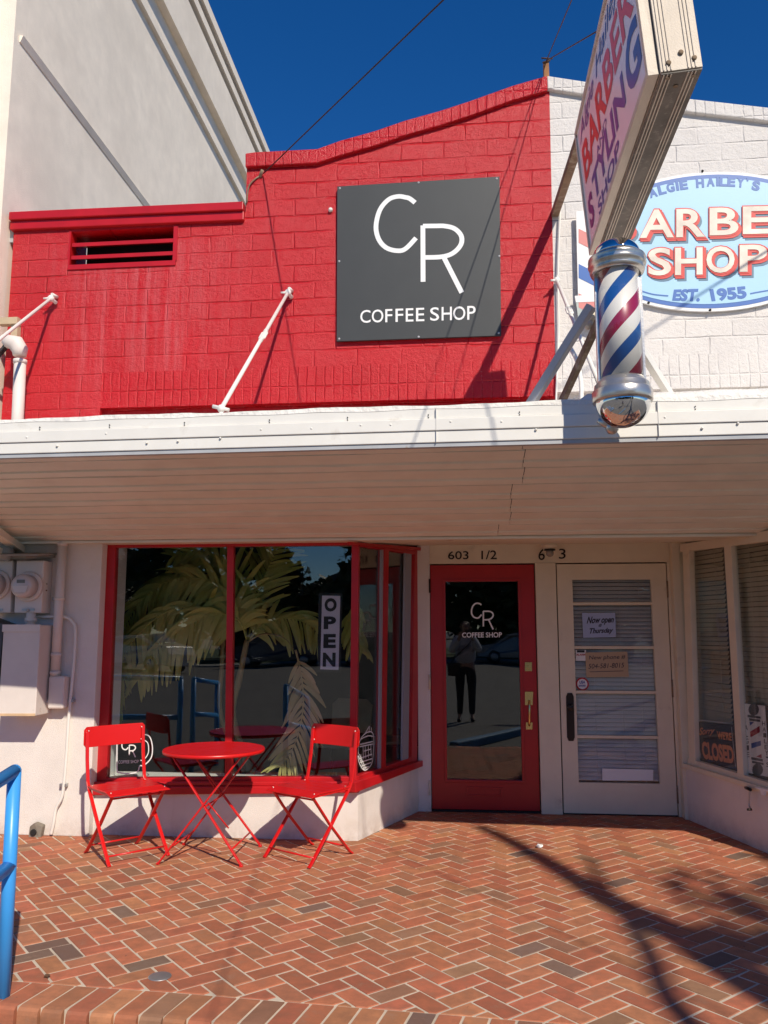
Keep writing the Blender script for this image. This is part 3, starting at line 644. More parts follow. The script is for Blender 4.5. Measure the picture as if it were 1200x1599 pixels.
m = MB(); m.lathe([(.042, -.001), (.042, .0)], c_, 28, 'y'); m.build('disc', 'white', rs)
m = MB(); add_text(m, 'USA', [DE(906, 1063) , DE(915, 1063), DE(915, 1068), DE(906, 1068)], .04, 0, (0, .0295, 0)); add_text(m, 'BARBER', [DE(905, 1069.5) , DE(916, 1069.5), DE(916, 1072.5), DE(905, 1072.5)], .03, 0, (0, .0295, 0)); m.build('lettering', plain('sticker_blue', (.05, .1, .35)), rs)
m = MB()
for s_, q_ in (('6', [(841, 858), (851, 857), (851, 874.5), (841, 875)]), ('3', [(873, 857), (883.5, 857), (883.5, 872.5), (873, 873)])):
    add_text(m, s_, [D(*p) for p in q_], .006, 0, (0, -.009, 0))
m.build('house_number', 'bronze', barber)
# right-hand window
rn = seg_n((RX0, RY0), (RX1, RY1)); rn = rn if rn.x < 0 else -rn; RB = Pl((RX0, RY0, 0), (rn.x, rn.y, 0))
r0, r1 = V((RX0, RY0, 0)), V((RX1, RY1, 0)); tb = -RB.n * .1
zq = RB(1072, 1196).z; zq2 = RB(1198, 1237).z
slab('window_base_wall', 'stucco_low', barber, [r0, r1, r1 + up_(zq2), r0 + up_(zq)], tb)
slab('front_base_wall', 'stucco_low', barber, [(RX1, YR, 0), (XF, YR, 0), (XF, YR, zq2), (RX1, YR, zq2)], (0, .15, 0))
rw = empty('window', (RX0, RY0, zq), parent=barber)
def RQ(pts, off=0.0): return [RB(x, y, off) for x, y in pts]
tf = -RB.n * .05
m = MB()
m.prism(RQ([(1062, 850), (1200, 828), (1200, 845), (1062, 862)], .004), tf); m.prism(RQ([(1066, 855), (1076, 853), (1086, 1196), (1076, 1193)], .006), tf)
m.prism(RQ([(1074, 1184), (1200, 1222), (1200, 1232), (1074, 1194)], .003), tf)
m.build('frame', 'door_cream', rw, .003)
slab('mullion', 'door_cream', rw, RQ([(1130, 845), (1141, 843), (1162, 1218), (1152, 1215)], .002), tf, .003)
slab('sill', 'door_cream', rw, RQ([(1066, 1192), (1200, 1232), (1200, 1240), (1066, 1199)], .03), -RB.n * .05, .004)
slab('glass_pane', 'glass', rw, [r0 + up_(zq) - RB.n * .03, r1 + up_(zq) - RB.n * .03, r1 + up_(2.25) - RB.n * .03, r0 + up_(2.2) - RB.n * .03], -RB.n * .005)
m = MB(); z = .70; bd = (r1 - r0).normalized()
while z < 2.3:
    for a_, b_ in ((.06, .54), (.58, 1.40)):
        p0, p1 = r0 + bd * a_ + up_(z) - RB.n * .10, r0 + bd * b_ + up_(z + rnd.uniform(-.002, .002)) - RB.n * .10
        m.prism([p0, p1, p1 + up_(.032) - RB.n * .018, p0 + up_(.032) - RB.n * .018], -RB.n * .0012)
    z += .036
for a_ in (.17, .45, .62, .9): p0 = r0 + bd * a_ - RB.n * .095; m.bar(p0 + up_(.70), p0 + up_(2.3), .003)
m.build('blind', 'blind_tan', rw)
slab('front_window', 'glass', barber, [(RX1 + .03, YR + .04, zq2), (XF, YR + .04, zq2), (XF, YR + .04, 2.2), (RX1 + .03, YR + .04, 2.2)], (0, .006, 0))
slab('corner_post', 'door_cream', barber, [(RX1 - .01, YR - .004, 0), (RX1 + .07, YR - .004, 0), (RX1 + .07, YR - .004, 2.21), (RX1 - .01, YR - .004, 2.21)], (0, .08, 0))
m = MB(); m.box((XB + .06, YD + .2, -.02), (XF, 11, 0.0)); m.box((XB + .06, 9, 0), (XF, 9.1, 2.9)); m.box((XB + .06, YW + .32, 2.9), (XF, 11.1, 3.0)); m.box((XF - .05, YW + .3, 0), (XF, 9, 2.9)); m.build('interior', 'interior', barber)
m = MB(); m.box((XB, YW + .33, 3.3), (XF, 11.3, 3.4)); m.build('flat_roof', 'concrete', barber)
# posters behind the right window
def RV(x, y): return RB(x + 2.5, y, -.0375)
cs = flat('closed_sign', 'black', RV, [(1089, 1127), (1147, 1132), (1150.5, 1199), (1086, 1189)], V((0, 0, 0)), 'black window sign with orange lettering reading Sorry We\'re Closed', 'sign',
     [('Sorry', [(1090, 1136), (1115, 1136), (1113, 1148), (1090, 1152)], 'orange', .03, .3), ("WE'RE", [(1117, 1141), (1140, 1144), (1141, 1157), (1119, 1154)], 'orange', .04, 0), ('CLOSED', [(1093, 1157), (1143, 1165), (1145, 1193), (1096, 1185)], 'orange', .05, 0)])
m = MB()
for a, b in (((1088, 1139), (1095, 1184)), ((1142.5, 1135), (1149, 1197)), ((1092, 1124.5), (1136, 1129))): ribbon(m, [RB(*a, -.0365), RB(*b, -.0365)], .006, RB.n, 0)
m.build('border', 'blind', cs)
po = flat('barber_poster', 'black', lambda x, y: RB(x, y, -.0385), [(1155, 1096), (1206, 1103), (1212, 1226), (1162, 1209)], V((0, 0, 0)), 'white poster of a small barber pole at the right edge of the window', 'poster')
m = MB(); m.prism(RQ([(1159, 1098), (1195, 1102), (1203, 1214), (1166, 1206)], -.0365), -RB.n * .001); m.build('white_field', 'white', po)
def pz(pts, off=-.0358): return [RB(1040 + x / 7.5, 1040 + y / 7.5, off) for x, y in pts]
grey = plain('poster_grey', (.10, .11, .12)); pb = plain('poster_blue', (.02, .10, .35)); pr = plain('poster_red', (.35, .02, .05))
def disc(mb, cx, cy, r, off, f=pz, n=16): mb.face(f([(cx + r * cos(2 * pi * k / n), cy + r * 1.15 * sin(2 * pi * k / n)) for k in range(n)], off))
m = MB(); disc(m, 1030, 510, 62, -.0358); disc(m, 1075, 1215, 64, -.0358)
for q_ in ([(955, 570), (1110, 592), (1112, 618), (957, 598)], [(975, 610), (1105, 628), (1107, 655), (977, 640)], [(1000, 1065), (1135, 1090), (1137, 1120), (1002, 1095)], [(1010, 1110), (1145, 1135), (1147, 1160), (1012, 1135)]): m.face(pz(q_))
m.build('pole_drawing', grey, po)
for nm, mt, qs in (('blue_stripe', pb, ([(982, 650), (1035, 658), (984, 700)], [(1000, 905), (1112, 875), (1116, 930), (1003, 965)])), ('red_stripe', pr, ([(988, 770), (1098, 700), (1102, 775), (992, 835)], [(1060, 1060), (1120, 1030), (1124, 1080)]))):
    m = MB()
    for q_ in qs: m.face(pz(q_))
    m.build(nm, mt, po)
m = MB()
for i, ch in enumerate('ALGIE'): x_, y_ = 942 + i * 5, 690 + i * 79; add_text(m, ch, pz([(x_ - 18, y_), (x_ + 18, y_ + 3), (x_ + 18, y_ + 62), (x_ - 18, y_ + 58)]), .01)
for i, ch in enumerate("HAILEY'S"): x_, y_ = 1146 + i * 7, 645 + i * 69; add_text(m, ch, pz([(x_ - 18, y_), (x_ + 18, y_ + 3), (x_ + 18, y_ + (56 if ch != "'" else 20)), (x_ - 18, y_ + (52 if ch != "'" else 18))]), .01)
m.build('lettering', 'black', po)
# ================================================================ canopy over both shops
fl, fr = Wy(0, 709, 4.38), Wy(1200, 677, 4.17)
def fline(X, dz=0.0, dy=0.0): t = (X - fl.x) / (fr.x - fl.x); p = fl.lerp(fr, t); return p + V((0, dy, dz))
XA, XZ = -6.0, 5.0
can = empty('canopy', (-1, 4.3, 2.5), 'white edged flat metal canopy hung over the shop fronts', 'canopy')
m = MB()
def band(z0, z1, dy, jog=0): m.prism([fline(XA, z0, dy), fline(XZ, z0, dy), fline(XZ, z1, dy), fline(XA, z1, dy)], (0, .05, 0))
H_ = .185
for z0, z1, dy in ((0, .062, 0), (.063, .128, -.008), (.129, H_, .004)): band(z0, z1, dy)
fas = m.build('fascia', 'fascia', can, .004)
m = MB(); r_ = random.Random(2)
x = -3.2
while x < 2.6:
    p = fline(x + r_.uniform(-.05, .05), r_.choice((.03, .045, .09, .10)) + r_.uniform(-.01, .01), -.006); m.lathe([(.0015, -.006), (.006, -.003), (.007, .004)], p, 8, 'y'); x += r_.uniform(.16, .34)
m.build('rivet', 'fascia', can)
m = MB(); x = -3.3
while x < 2.5:
    for dz in (.150, .136): m.lathe([(.0032, -.004), (.0032, .004)], fline(x, dz, .001 if dz > .14 else .002), 6, 'y')
    x += r_.uniform(.42, .5)
m.build('nail_hole', 'dark', can)
for X in (.0 - .145, .98):
    m = MB(); m.prism([fline(X - .001, -.002, -.010), fline(X + .001, -.002, -.010), fline(X + .001, H_, -.010), fline(X - .001, H_, -.010)], (0, .012, 0)); m.build('fascia_joint', 'grey_paint', can)
m = MB(); n_ = 240; prev = None; r_ = random.Random(7)
rows = []
for i in range(n_ + 1):
    X = XA + (XZ - XA) * i / n_; a = fline(X, H_, .002); h = .020 + .003 * sin(i * .23) + .002 * sin(i * .71 + 2) + .002 * r_.random(); up2 = .055 if X > .6 else 0
    rows.append([m.bm.verts.new(a + V((0, 0, -.004 + .003 * sin(i * .51)))), m.bm.verts.new(a + V((0, .006, h))), m.bm.verts.new(a + V((0, .05, h + .01 + up2 * .6))), m.bm.verts.new(V((X, YW + .1, 2.36)))])
for a, b in zip(rows, rows[1:]):
    for k in range(3): f = m.bm.faces.new((a[k], b[k], b[k + 1], a[k + 1])); f.smooth = k > 0
m.build('top_sheet', 'flash', can)
slab('drip_edge', 'grey_paint', can, [fline(XA, -.022, .008), fline(XZ, -.022, .008), fline(XZ, -.001, .008), fline(XA, -.001, .008)], (0, .035, 0))
# soffit boards: panels with a main and a secondary groove, butted at a ragged seam
YS1 = 6.02; ZS1 = 2.155 + .18 * .13
def spt(X, t, dz=0.0): a = fline(X, -.012, .03); b = V((X, YS1, ZS1)); return a.lerp(b, t) + V((0, 0, dz))
m = MB(); npan = 6; r_ = random.Random(3); off0 = .052
seams = [F(825 - i * 7.5, 700 + i * 22) for i in range(8)]
edges = [off0 + i * (1 - off0) / npan for i in range(npan + 1)]
pieces = [(0, off0)] + [(edges[i], edges[i + 1]) for i in range(npan)]
def seam_x(t, k): y = 700 + t * 130; X_ = Wy(822 - t * 42 + (k % 3) * 6 - 5, y, 4.3 + t * 1.7).x; return X_
for k, (t0, t1) in enumerate(pieces):
    sx = seam_x((t0 + t1) / 2, k); L_ = t1 - t0
    for xa_, xb2, dz in ((XA, sx - .002, .0), (sx + .002, XZ, .002)):
        prof = [(t0 + .003, .034), (t0 + .004, .0), (t0 + L_ * .56, .004), (t0 + L_ * .565, .016), (t0 + L_ * .64, .016), (t0 + L_ * .65, .0), (t1 - .015, -.003), (t1 - .013, .020), (t1 - .001, .024)] if k else [(t0, .0), (t1 - .003, 0), (t1 - .002, .016)]
        ns = 24; rr_ = [[m.bm.verts.new(spt(xa_ + (xb2 - xa_) * q / ns, t, d + dz + .0018 * sin(q * 1.7 + k * 2.3) * (0 < q < ns))) for t, d in prof] for q in range(ns + 1)]
        for ra, rb in zip(rr_, rr_[1:]):
            for i in range(len(prof) - 1): m.bm.faces.new((ra[i], rb[i], rb[i + 1], ra[i + 1]))
m.build('soffit', 'soffit', can)
m = MB(); a_, b_, c_, d_ = spt(XA, 0, .04), spt(XZ, 0, .04), spt(XZ, 1, .04), spt(XA, 1, .04)
for k in range(40):
    u0, u1 = k / 40, (k + 1) / 40; f = m.face([a_.lerp(b_, u0), a_.lerp(b_, u1), d_.lerp(c_, u1), d_.lerp(c_, u0)])
m.build('soffit_backing', 'dark', can)
m = MB(); m.box((XA, YS1, 2.162), (XZ, YW + .06, 2.20)); m.build('soffit_trim', 'cream_trim', can)
m = MB(); m.box((XA, YS1 - .012, 2.158), (XZ, YS1 - .001, 2.176)); m.build('soffit_bead', 'soffit', can)
m = MB(); m.prism([(-1.2, YW + .06, 2.170), (XF, YW + .06, 2.170), (XF, YD + .1, 2.243), (-1.2, YD + .1, 2.243)], (0, 0, .05)); m.build('porch_ceiling', 'cream_trim', shop)
# hanger rods
def hanger(a, b, label, tb_t=.45):
    a, b = V(a), V(b); r = empty('hanger_rod', a, label, 'rod', 'tie rods holding the canopy'); m = MB(); m.tube([a, b], .013, 8); m.build('rod', 'fascia', r)
    d = (b - a).normalized(); c = a.lerp(b, tb_t); m = MB(); sd = d.cross(V((1, 0, 0))).normalized()
    for s_ in (-1, 1): m.tube([c - d * .07, c - d * .05 + V((s_ * .018, 0, 0)), c + d * .05 + V((s_ * .018, 0, 0)), c + d * .07], .007, 6)
    m.tube([c - d * .10, c - d * .06], .016, 8); m.tube([c + d * .06, c + d * .10], .016, 8)
    m.build('turnbuckle', 'fascia', r)
    m = MB(); m.ball(a, .028); m.tube([a + V((-.05, -.03, -.01)), a + V((0, 0, 0)), a + V((.02, .05, -.02))], [.006, .014, .016], 8); m.tube([a + V((.012, -.01, .03)), a + V((.02, .06, .035))], .014, 8); m.build('eye_bolt', 'fascia', r)
    m = MB(); m.ball(b, .024); m.tube([b + V((-.05, -.0, .015)), b + V((.045, 0, -.01))], .011, 8); m.tube([b, b + V((0, 0, -.06))], .012, 8); m.build('anchor', 'fascia', r)
hanger(Wy(80, 466, 6.10), (-3.31, 4.42, 2.72), 'white tie rod at the far left beside the conduit', .62)
hanger(Wy(450, 457, 6.10), Wy(346, 638, 4.42), 'white tie rod left of the black coffee sign')
hanger(Wy(870, 438, 6.10), Wy(945, 622, 4.42), 'white tie rod behind the barber pole', .33)
# ================================================================ black logo sign on the wall
ws = empty('wall_sign', F(655, 530), 'square charcoal wall sign with thin white CR Coffee Shop lettering', 'sign')
YP = YW - .035; SP = Pl((0, YP, 0), (0, -1, 0))
slab('panel', 'charcoal', ws, [SP(527, 291), SP(780.5, 275.5), SP(783, 524), SP(526, 533)], (0, .022, 0), .002)
m = MB(); cr_logo(m, SP, lambda x, y: (x, y), .0375, .0015); m.build('logo', 'white', ws)
m = MB(); r_ = SP.n * .0015
word = [('C', 563, 579), ('O', 581, 599), ('F', 602, 613), ('F', 618, 630), ('E', 634, 646), ('E', 650, 663), ('S', 672, 686), ('H', 690, 706), ('O', 708, 727), ('P', 730, 743)]
for ch, x0_, x1_ in word:
    f_ = lambda x: 484.5 + (x - 563) * (477.5 - 484.5) / 180; g_ = lambda x: 504.5 + (x - 563) * (499 - 504.5) / 180
    add_text(m, ch, [SP(x0_, f_(x0_)), SP(x1_, f_(x1_)), SP(x1_, g_(x1_)), SP(x0_, g_(x0_))], .006, 0, r_)
m.build('lettering', 'white', ws)
m = MB()
for p in ((531, 294), (776, 279), (779, 520), (530, 529), (530, 408), (780, 400), (654, 285), (654, 526)): m.lathe([(.004, -.004), (.009, -.001), (.009, .001)], SP(*p), 8, 'y')
m.build('screw', 'grey_paint', ws)
# ================================================================ oval barber sign
OC = (1110, 376); OV = Pl((0, YW - .03, 0), (0, -1, 0))
ov = empty('oval_sign', OV(*OC), 'light blue oval wall sign reading Barber Shop with raised red lettering', 'sign')
c0 = OV(*OC); ea = OV(1110 + 211, 376 - 8).x - c0.x; eb = c0.z - OV(1110, 376 + 110).z
def ell(k, off, n=72): return [c0 + V((ea_ * cos(2 * pi * i / n), off, eb_ * sin(2 * pi * i / n))) for i in range(n) for ea_, eb_ in ((ea - k, eb - k),)]
lb = plain('sign_light_blue', (.36, .60, .78), .45); db = plain('sign_blue', (.035, .13, .42), .45); sred = plain('sign_red', (.62, .045, .035), .5)
cream = paint('sign_cream', (.74, .66, .55), .55, .25, 90, 0)
m = MB(); m.prism(ell(0, .0), (0, .02, 0)); m.build('panel', 'white', ov)
m = MB(); m.face(ell(.022, -.002)); m.build('border', db, ov)
m = MB(); m.face(ell(.055, -.004)); m.build('field', lb, ov)
m = MB()
A_ = [('A', 1020, 300.5, -16), ('L', 1034, 296, -14), ('G', 1047.5, 292.5, -12), ('I', 1058, 290, -9), ('E', 1068, 288.5, -8), ('H', 1093.5, 285.5, -4), ('A', 1110, 283.5, -2), ('I', 1121, 283, 0), ('L', 1130, 283.3, 2), ('E', 1142.5, 283.8, 3), ('Y', 1157, 285, 5), ("'", 1168, 283, 7), ('S', 1181, 290, 10), ]
for ch, x, y, rot in A_:
    hw = {'I': 2.2, "'": 1.8}.get(ch, 6.3); hh = 7.6 if ch != "'" else 3; a = radians(rot); e1 = (cos(a), sin(a)); e2 = (-sin(a), cos(a))
    q_ = [OV(x + e1[0] * u * hw + e2[0] * v * hh, y + e1[1] * u * hw + e2[1] * v * hh - (3 if ch == "'" else 0), .006) for u, v in ((-1, -1), (1, -1), (1, 1), (-1, 1))]; add_text(m, ch, q_, .05)
add_text(m, 'EST.', [OV(1051, 452, .006), OV(1094, 450.5, .006), OV(1093, 471, .006), OV(1050, 469.5, .006)], .05, .1); add_text(m, '1955', [OV(1108, 451.5, .006), OV(1165, 446.5, .006), OV(1167, 466, .006), OV(1112, 471, .006)], .05)
ribbon(m, smooth_path([OV(1001, 454, .006), OV(1020, 459.5, .006), OV(1044, 462, .006)]), .010, OV.n, 0); ribbon(m, smooth_path([OV(1172, 458.5, .006), OV(1185, 456, .006), OV(1215, 451, .006)]), .010, OV.n, 0)
m.build('lettering', db, ov)
big = [('B', 945, 990, 328, 373), ('A', 999, 1053, 327, 372), ('R', 1056, 1102, 326, 371), ('B', 1108, 1154, 324, 368), ('E', 1160, 1203, 322, 366), ('R', 1210, 1258, 320, 364),
       ('S', 1012, 1049, 387, 431), ('H', 1054, 1098, 386.5, 430), ('O', 1103, 1148, 384.5, 427), ('P', 1155, 1199, 382, 425)]
mr, mc, ms, ml = MB(), MB(), MB(), MB()
for ch, a, b, t, bt in big:
    Q = lambda k, dx, dy, off: [OV(a - k + dx, t - k + dy, off), OV(b + k + dx, t - k - 1 + dy, off), OV(b + k + dx, bt + k - 1 + dy, off), OV(a - k + dx, bt + k + dy, off)]
    add_text(ms, ch, Q(2, 6, 7, .006), .055); add_text(mr, ch, Q(2.2, 3, 3, .010), .055); add_text(mr, ch, Q(1.6, .5, .5, .012), .045); add_text(mc, ch, Q(-.5, 0, 0, .015), .018)
ms.build('letter_shade', plain('sign_shade_blue', (.10, .19, .27), .5), ov); mr.build('red_lettering', sred, ov); mc.build('cream_lettering', cream, ov)
m = MB()
for p in ((1097, 267.5), (1109, 484.5), (1013, 473)): m.lathe([(.004, -.012), (.010, -.008), (.010, 0)], OV(*p), 8, 'y')
m.build('screw', 'dark', ov)
# pole shaped emblem plate left of the oval
em = empty('emblem_plate', OV(920, 510), 'pole shaped painted plate beside the oval, mostly behind the hanging pole', 'sign')
PQ = lambda pts, off=.0: [OV(x, y, off + .03) for x, y in pts]
m = MB(); m.prism(PQ([(900, 330), (950, 326), (950, 495), (904, 497)]), (0, .02, 0)); m.build('plate', 'white', em)
for mt, nm, ys in ((pr, 'red_stripe', (345, 446)), (db, 'blue_stripe', (400,))):
    m = MB()
    for y_ in ys: m.face(PQ([(904, y_ + 12), (948, y_ + 34), (948, y_ + 56), (904, y_ + 34)], .002))
    m.build(nm, mt if nm != 'red_stripe' else plain('faded_red', (.65, .22, .20)), em)
m = MB(); m.prism(PQ([(898, 460 + 2), (950, 458), (950, 470), (900, 472)], .004), (0, .02, 0)); m.build('cup_rim', 'white', em)
m = MB(); m.prism(PQ([(900, 472), (950, 470), (946, 495), (930, 512), (915, 508), (903, 494)], .001), (0, .018, 0)); m.build('cup', paint('cup_grey', (.42, .47, .44)), em)
# ================================================================ projecting barber box sign
SY0, SY1, SZ0, SZ1 = 3.235, 4.93, 3.80, 4.62; SXa, SXb = .785, 1.005; SXc = (SXa + SXb) / 2
ps = empty('box_sign', (SXc, 4.1, SZ0), 'aluminium box sign with a white lettered face jutting above the canopy', 'sign'); lean = radians(-4.5)
def RL(p): v = V(p) - V((SXc, 0, SZ0)); c, s_ = cos(lean), sin(lean); return V((v.x * c + v.z * s_, v.y, -v.x * s_ + v.z * c)) + V((SXc, 0, SZ0))
def lbox(m, lo, hi):
    m.prism([RL((lo[0], lo[1], lo[2])), RL((hi[0], lo[1], lo[2])), RL((hi[0], lo[1], hi[2])), RL((lo[0], lo[1], hi[2]))], (0, hi[1] - lo[1], 0))
m = MB(); lbox(m, (SXa + .05, SY0, SZ0), (SXb, SY1, SZ1))
for k in (.06, .075, .09): lbox(m, (SXa + k, SY0 + .005, SZ0 - .013), (SXa + k + .006, SY1, SZ0 - .010)); lbox(m, (SXb - k + .03, SY0 + .005, SZ0 - .013), (SXb - k + .036, SY1, SZ0 - .010)); lbox(m, (SXa + k, SY0 - .004, SZ0 + .002), (SXa + k + .006, SY0 - .0005, SZ1)); lbox(m, (SXb - k + .03, SY0 - .004, SZ0 + .002), (SXb - k + .036, SY0 - .0005, SZ1))
m.build('cabinet', 'sign_alu', ps, .003)
m = MB(); lbox(m, (SXa + .052, SY0 + .003, SZ0 - .0095), (SXb - .002, SY1 - .002, SZ0 - .0045)); m.build('underside_plate', paint('mottled_dark_metal', (.17, .15, .125), .75, .35, 120, .6, .003, dirt=(.30, .27, .23), dscale=30, dlo=.55, dhi=.7), ps)  # underside plate coloured darker than the cabinet, with paler mottling
m = MB(); fx = SXa
lbox(m, (fx, SY0 + .012, SZ0), (fx + .046, SY1 - .002, SZ0 + .028)); lbox(m, (fx, SY0 + .012, SZ1 - .028), (fx + .046, SY1 - .002, SZ1)); lbox(m, (fx, SY0 + .012, SZ0 + .028), (fx + .046, SY0 + .042, SZ1 - .028)); lbox(m, (fx, SY1 - .03, SZ0 + .028), (fx + .046, SY1 - .002, SZ1 - .028))
m.build('face_frame', 'sign_alu', ps, .002)
m = MB(); lbox(m, (fx + .010, SY0 + .042, SZ0 + .028), (fx + .016, SY1 - .03, SZ1 - .028)); m.build('face', plain('acrylic_face', (.88, .87, .90), .22, 0, .4), ps)
m = MB(); lbox(m, (SXb - .001, SY0 + .02, SZ0 + .02), (SXb + .006, SY1 - .02, SZ1 - .02)); m.build('rear_face', plain('acrylic_rear', (.74, .73, .76), .2), ps)
fy0, fy1, fz0, fz1 = SY1 - .03, SY0 + .042, SZ0 + .028, SZ1 - .028
def FQ(u0, u1, v0, v1, rise=0.0): return [RL((fx + .008, fy0 + (fy1 - fy0) * u, fz0 + (fz1 - fz0) * v)) for u, v in ((u0, v1), (u1, v1 + rise), (u1, v0 + rise), (u0, v0))]
vb = plain('sign_face_blue', (.02, .09, .36), .3); vp = plain('sign_face_purple', (.10, .02, .22), .3); vr = plain('sign_face_red', (.72, .07, .07), .3)
m = MB(); add_text(m, "Algie Hailey's", FQ(.05, .93, .80, .97), .005, .35); m.build('script_lettering', vb, ps)
m = MB(); add_text(m, 'BARBER', FQ(.06, .96, .49, .785), .025); m.build('red_lettering', vr, ps)
for s_, q_, b_ in (('AND', FQ(.30, .50, .40, .465), .01), ('TYLIN', FQ(.17, .76, .185, .40), .03), ('G', FQ(.80, .97, .12, .46), .035), ('SHOP', FQ(.22, .62, .035, .14), .02)): m = MB(); add_text(m, s_, q_, b_); m.build('blue_lettering', vb, ps)
m = MB(); add_text(m, 'S', FQ(.05, .145, .10, .36), .04); m.build('purple_lettering', vp, ps)
for p in ((.93, .05), (.88, .035), (.84, .03)): pass
m = MB()
for px_, pz_ in ((SXa + .085, .035), (SXb - .03, .042), (SXc + .03, .075)):
    c_ = RL((px_, SY0 - .0045, SZ0 + pz_)); m.lathe([(.004, -.004), (.011, -.002), (.011, .003)], c_, 10, 'y')
for px_, py_ in ((SXa + .085, .03), (SXb - .03, .035), (SXc + .02, .09)):
    c_ = RL((px_, SY0 + py_, SZ0 - .011)); m.lathe([(.010, -.003), (.010, .001)], c_, 10)
m.build('screw', 'rust', ps)
# brace bars
def brace(name, mat, a, b, wd, label, h=None, cat='brace'):
    m = MB(); m.bar(a, b, wd, h); return tag(m.build(name, mat, None, .003), label, cat)
brace('brace_bar', 'rust', (.734, 6.17, 4.73), RL((SXa + .03, 4.90, 4.575)), .055, 'rusty square bar tying the box sign back to the wall')
pa_, pb_ = Wy(827, 634, 4.42), Wy(924, 478, 4.12)
brace('brace_angle', 'grey_paint', pa_, pb_, .034, 'grey steel strut leaning from the canopy to the barber pole', .05)
brace('brace_bar', 'rust', Wy(872, 640, 4.75), Wy(946, 478, 4.15), .03, 'flaking rusty strut just behind the grey strut', .045)
brace('brace_bar', 'fascia', Wy(1052, 626, 4.6), Wy(985, 520, 4.1), .035, 'pale steel strut on the right side of the barber pole', .05)
# ================================================================ hanging barber pole
PX, PY = .762, 3.95
bp_ = empty('barber_pole', (PX, PY, 2.47), 'red white and blue striped barber pole with a chrome ball at each end', 'barber pole')
zc = lambda y: Wy(968, y, PY).z
z_b, z_c0, z_c1, z_g0, z_g1, z_k1, z_t = zc(668), zc(631), zc(610), zc(590), zc(425), zc(398), zc(382)
c_ = V((PX, PY, 0)); R1 = .125
m = MB(); m.lathe([(.130 * sin(pi / 2 * i / 14) + 1e-4, z_c0 + .012 - (z_c0 + .012 - z_b) * cos(pi / 2 * i / 14)) for i in range(15)], c_, 40); m.build('lower_dome', 'chrome', bp_, smooth=False)
m = MB(); m.lathe([(.128, z_c0 + .006), (.139, z_c0 + .008), (.142, z_c0 + .014), (.142, z_c0 + .060), (.138, z_c0 + .066), (.132, z_c0 + .070), (.130, z_c0 + .092), (.122, z_c0 + .100), (.112, z_c0 + .112), (.106, z_c0 + .122)], c_, 48); lc = m.build('lower_collar', 'alu', bp_)
m = MB(); m.lathe([(.104, z_c0 + .120), (.104, z_g1 + .02)], c_, 48); m.build('glass_tube', 'glass_clear', bp_)
m = MB(); m.lathe([(.100, z_c0 + .118), (.100, z_g1 + .02)], c_, 48); st = m.build('stripe_drum', 'stripes', bp_)
m = MB(); m.lathe([(.100, z_g1 - .012), (.126, z_g1 - .010), (.132, z_g1 + .004), (.128, z_g1 + .018), (.136, z_g1 + .024), (.140, z_g1 + .036), (.134, z_g1 + .050), (.139, z_g1 + .056), (.137, z_g1 + .068), (.118, z_g1 + .080), (.108, z_g1 + .086)], c_, 48); m.build('upper_collar', 'alu', bp_)
m = MB(); m.lathe([(.116 * cos(pi / 2 * i / 10) + 1e-4, z_g1 + .078 + .088 * sin(pi / 2 * i / 10)) for i in range(11)], c_, 40); m.build('upper_dome', 'chrome', bp_)
m = MB(); zt_ = z_g1
for sx in (-.107,): m.box((PX + sx - .006, PY - .012, z_c0 + .11), (PX + sx + .006, PY + .012, zt_))
m.box((PX + .101, PY - .010, z_c0 + .11), (PX + .113, PY + .010, zt_)); m.build('side_rail', 'alu', bp_)
m = MB(); m.bar((PX + .02, PY + .09, 3.02), (PX + .04, PY + .30, 3.02), .05); m.bar((PX + .03, PY + .28, 2.72), (PX + .03, PY + .28, 3.36), .045, .045); m.bar((PX, PY + .05, z_c0 + .05), (PX + .02, PY + .3, z_c0 + .12), .03); m.build('bracket', 'rust', bp_)
m = MB(); m.ball(Wy(956, 668, 4.12), .035); m.tube([Wy(935, 655, 4.12), Wy(956, 668, 4.12)], .02, 8); m.build('lower_fitting', 'alu', bp_)
m = MB(); m.ball(Wy(924, 495, 4.3), .035); m.ball(Wy(920, 507, 4.3), .028); m.build('conduit_fitting', 'cream_trim', bp_)
# ================================================================ wires and small wall things
def wire(name, pts, r, label, mat='wire', cat='cable'):
    m = MB(); m.tube(pts, r, 6); return tag(m.build(name, mat), label, cat)
def sag(a, b, s_=.1, n=14): a, b = V(a), V(b); return [a.lerp(b, i / n) - V((0, 0, 4 * s_ * (i / n) * (1 - i / n))) for i in range(n + 1)]
S1 = V((-1.595, 6.15, 5.19)); wire('overhead_cable', sag(S1, S1 + V((.566, -.813, -.14)) * 9.6, .0), .0048, 'dark cable crossing the blue sky from the step of the red wall', 'cable')
T0 = V((.70, 6.14, 6.02)); dr = ray(893, 0); w2 = V((.335, -.66, .67)).normalized()
tt = (Wy(893, 0, 4.6) - T0).normalized(); wire('guy_wire', [T0, T0 + tt * 9], .004, 'thin guy wire rising steeply from the wooden stub on the gable')
wire('guy_wire', [T0, RL((SXa + .1, 3.95, SZ1))], .004, 'thin guy wire running down from the gable stub to the box sign')
wire('overhead_cable', [V((3.3, 6.17, 4.92)), V((2.84, 3.17, 6.5)), V((2.84 - .46 * 1.2, 3.17 - 3.6, 8.4))], .008, 'overhead cable above the right side that shades the oval sign', 'cable')
stub = empty('gable_stub', (T0.x, 6.2, 5.85), 'short rusty wooden stub on the peak of the gable', 'stub')
m = MB(); m.box((T0.x - .022, 6.14, 5.86), (T0.x + .02, 6.20, 6.02)); m.build('post', 'rust_wood', stub, .004)
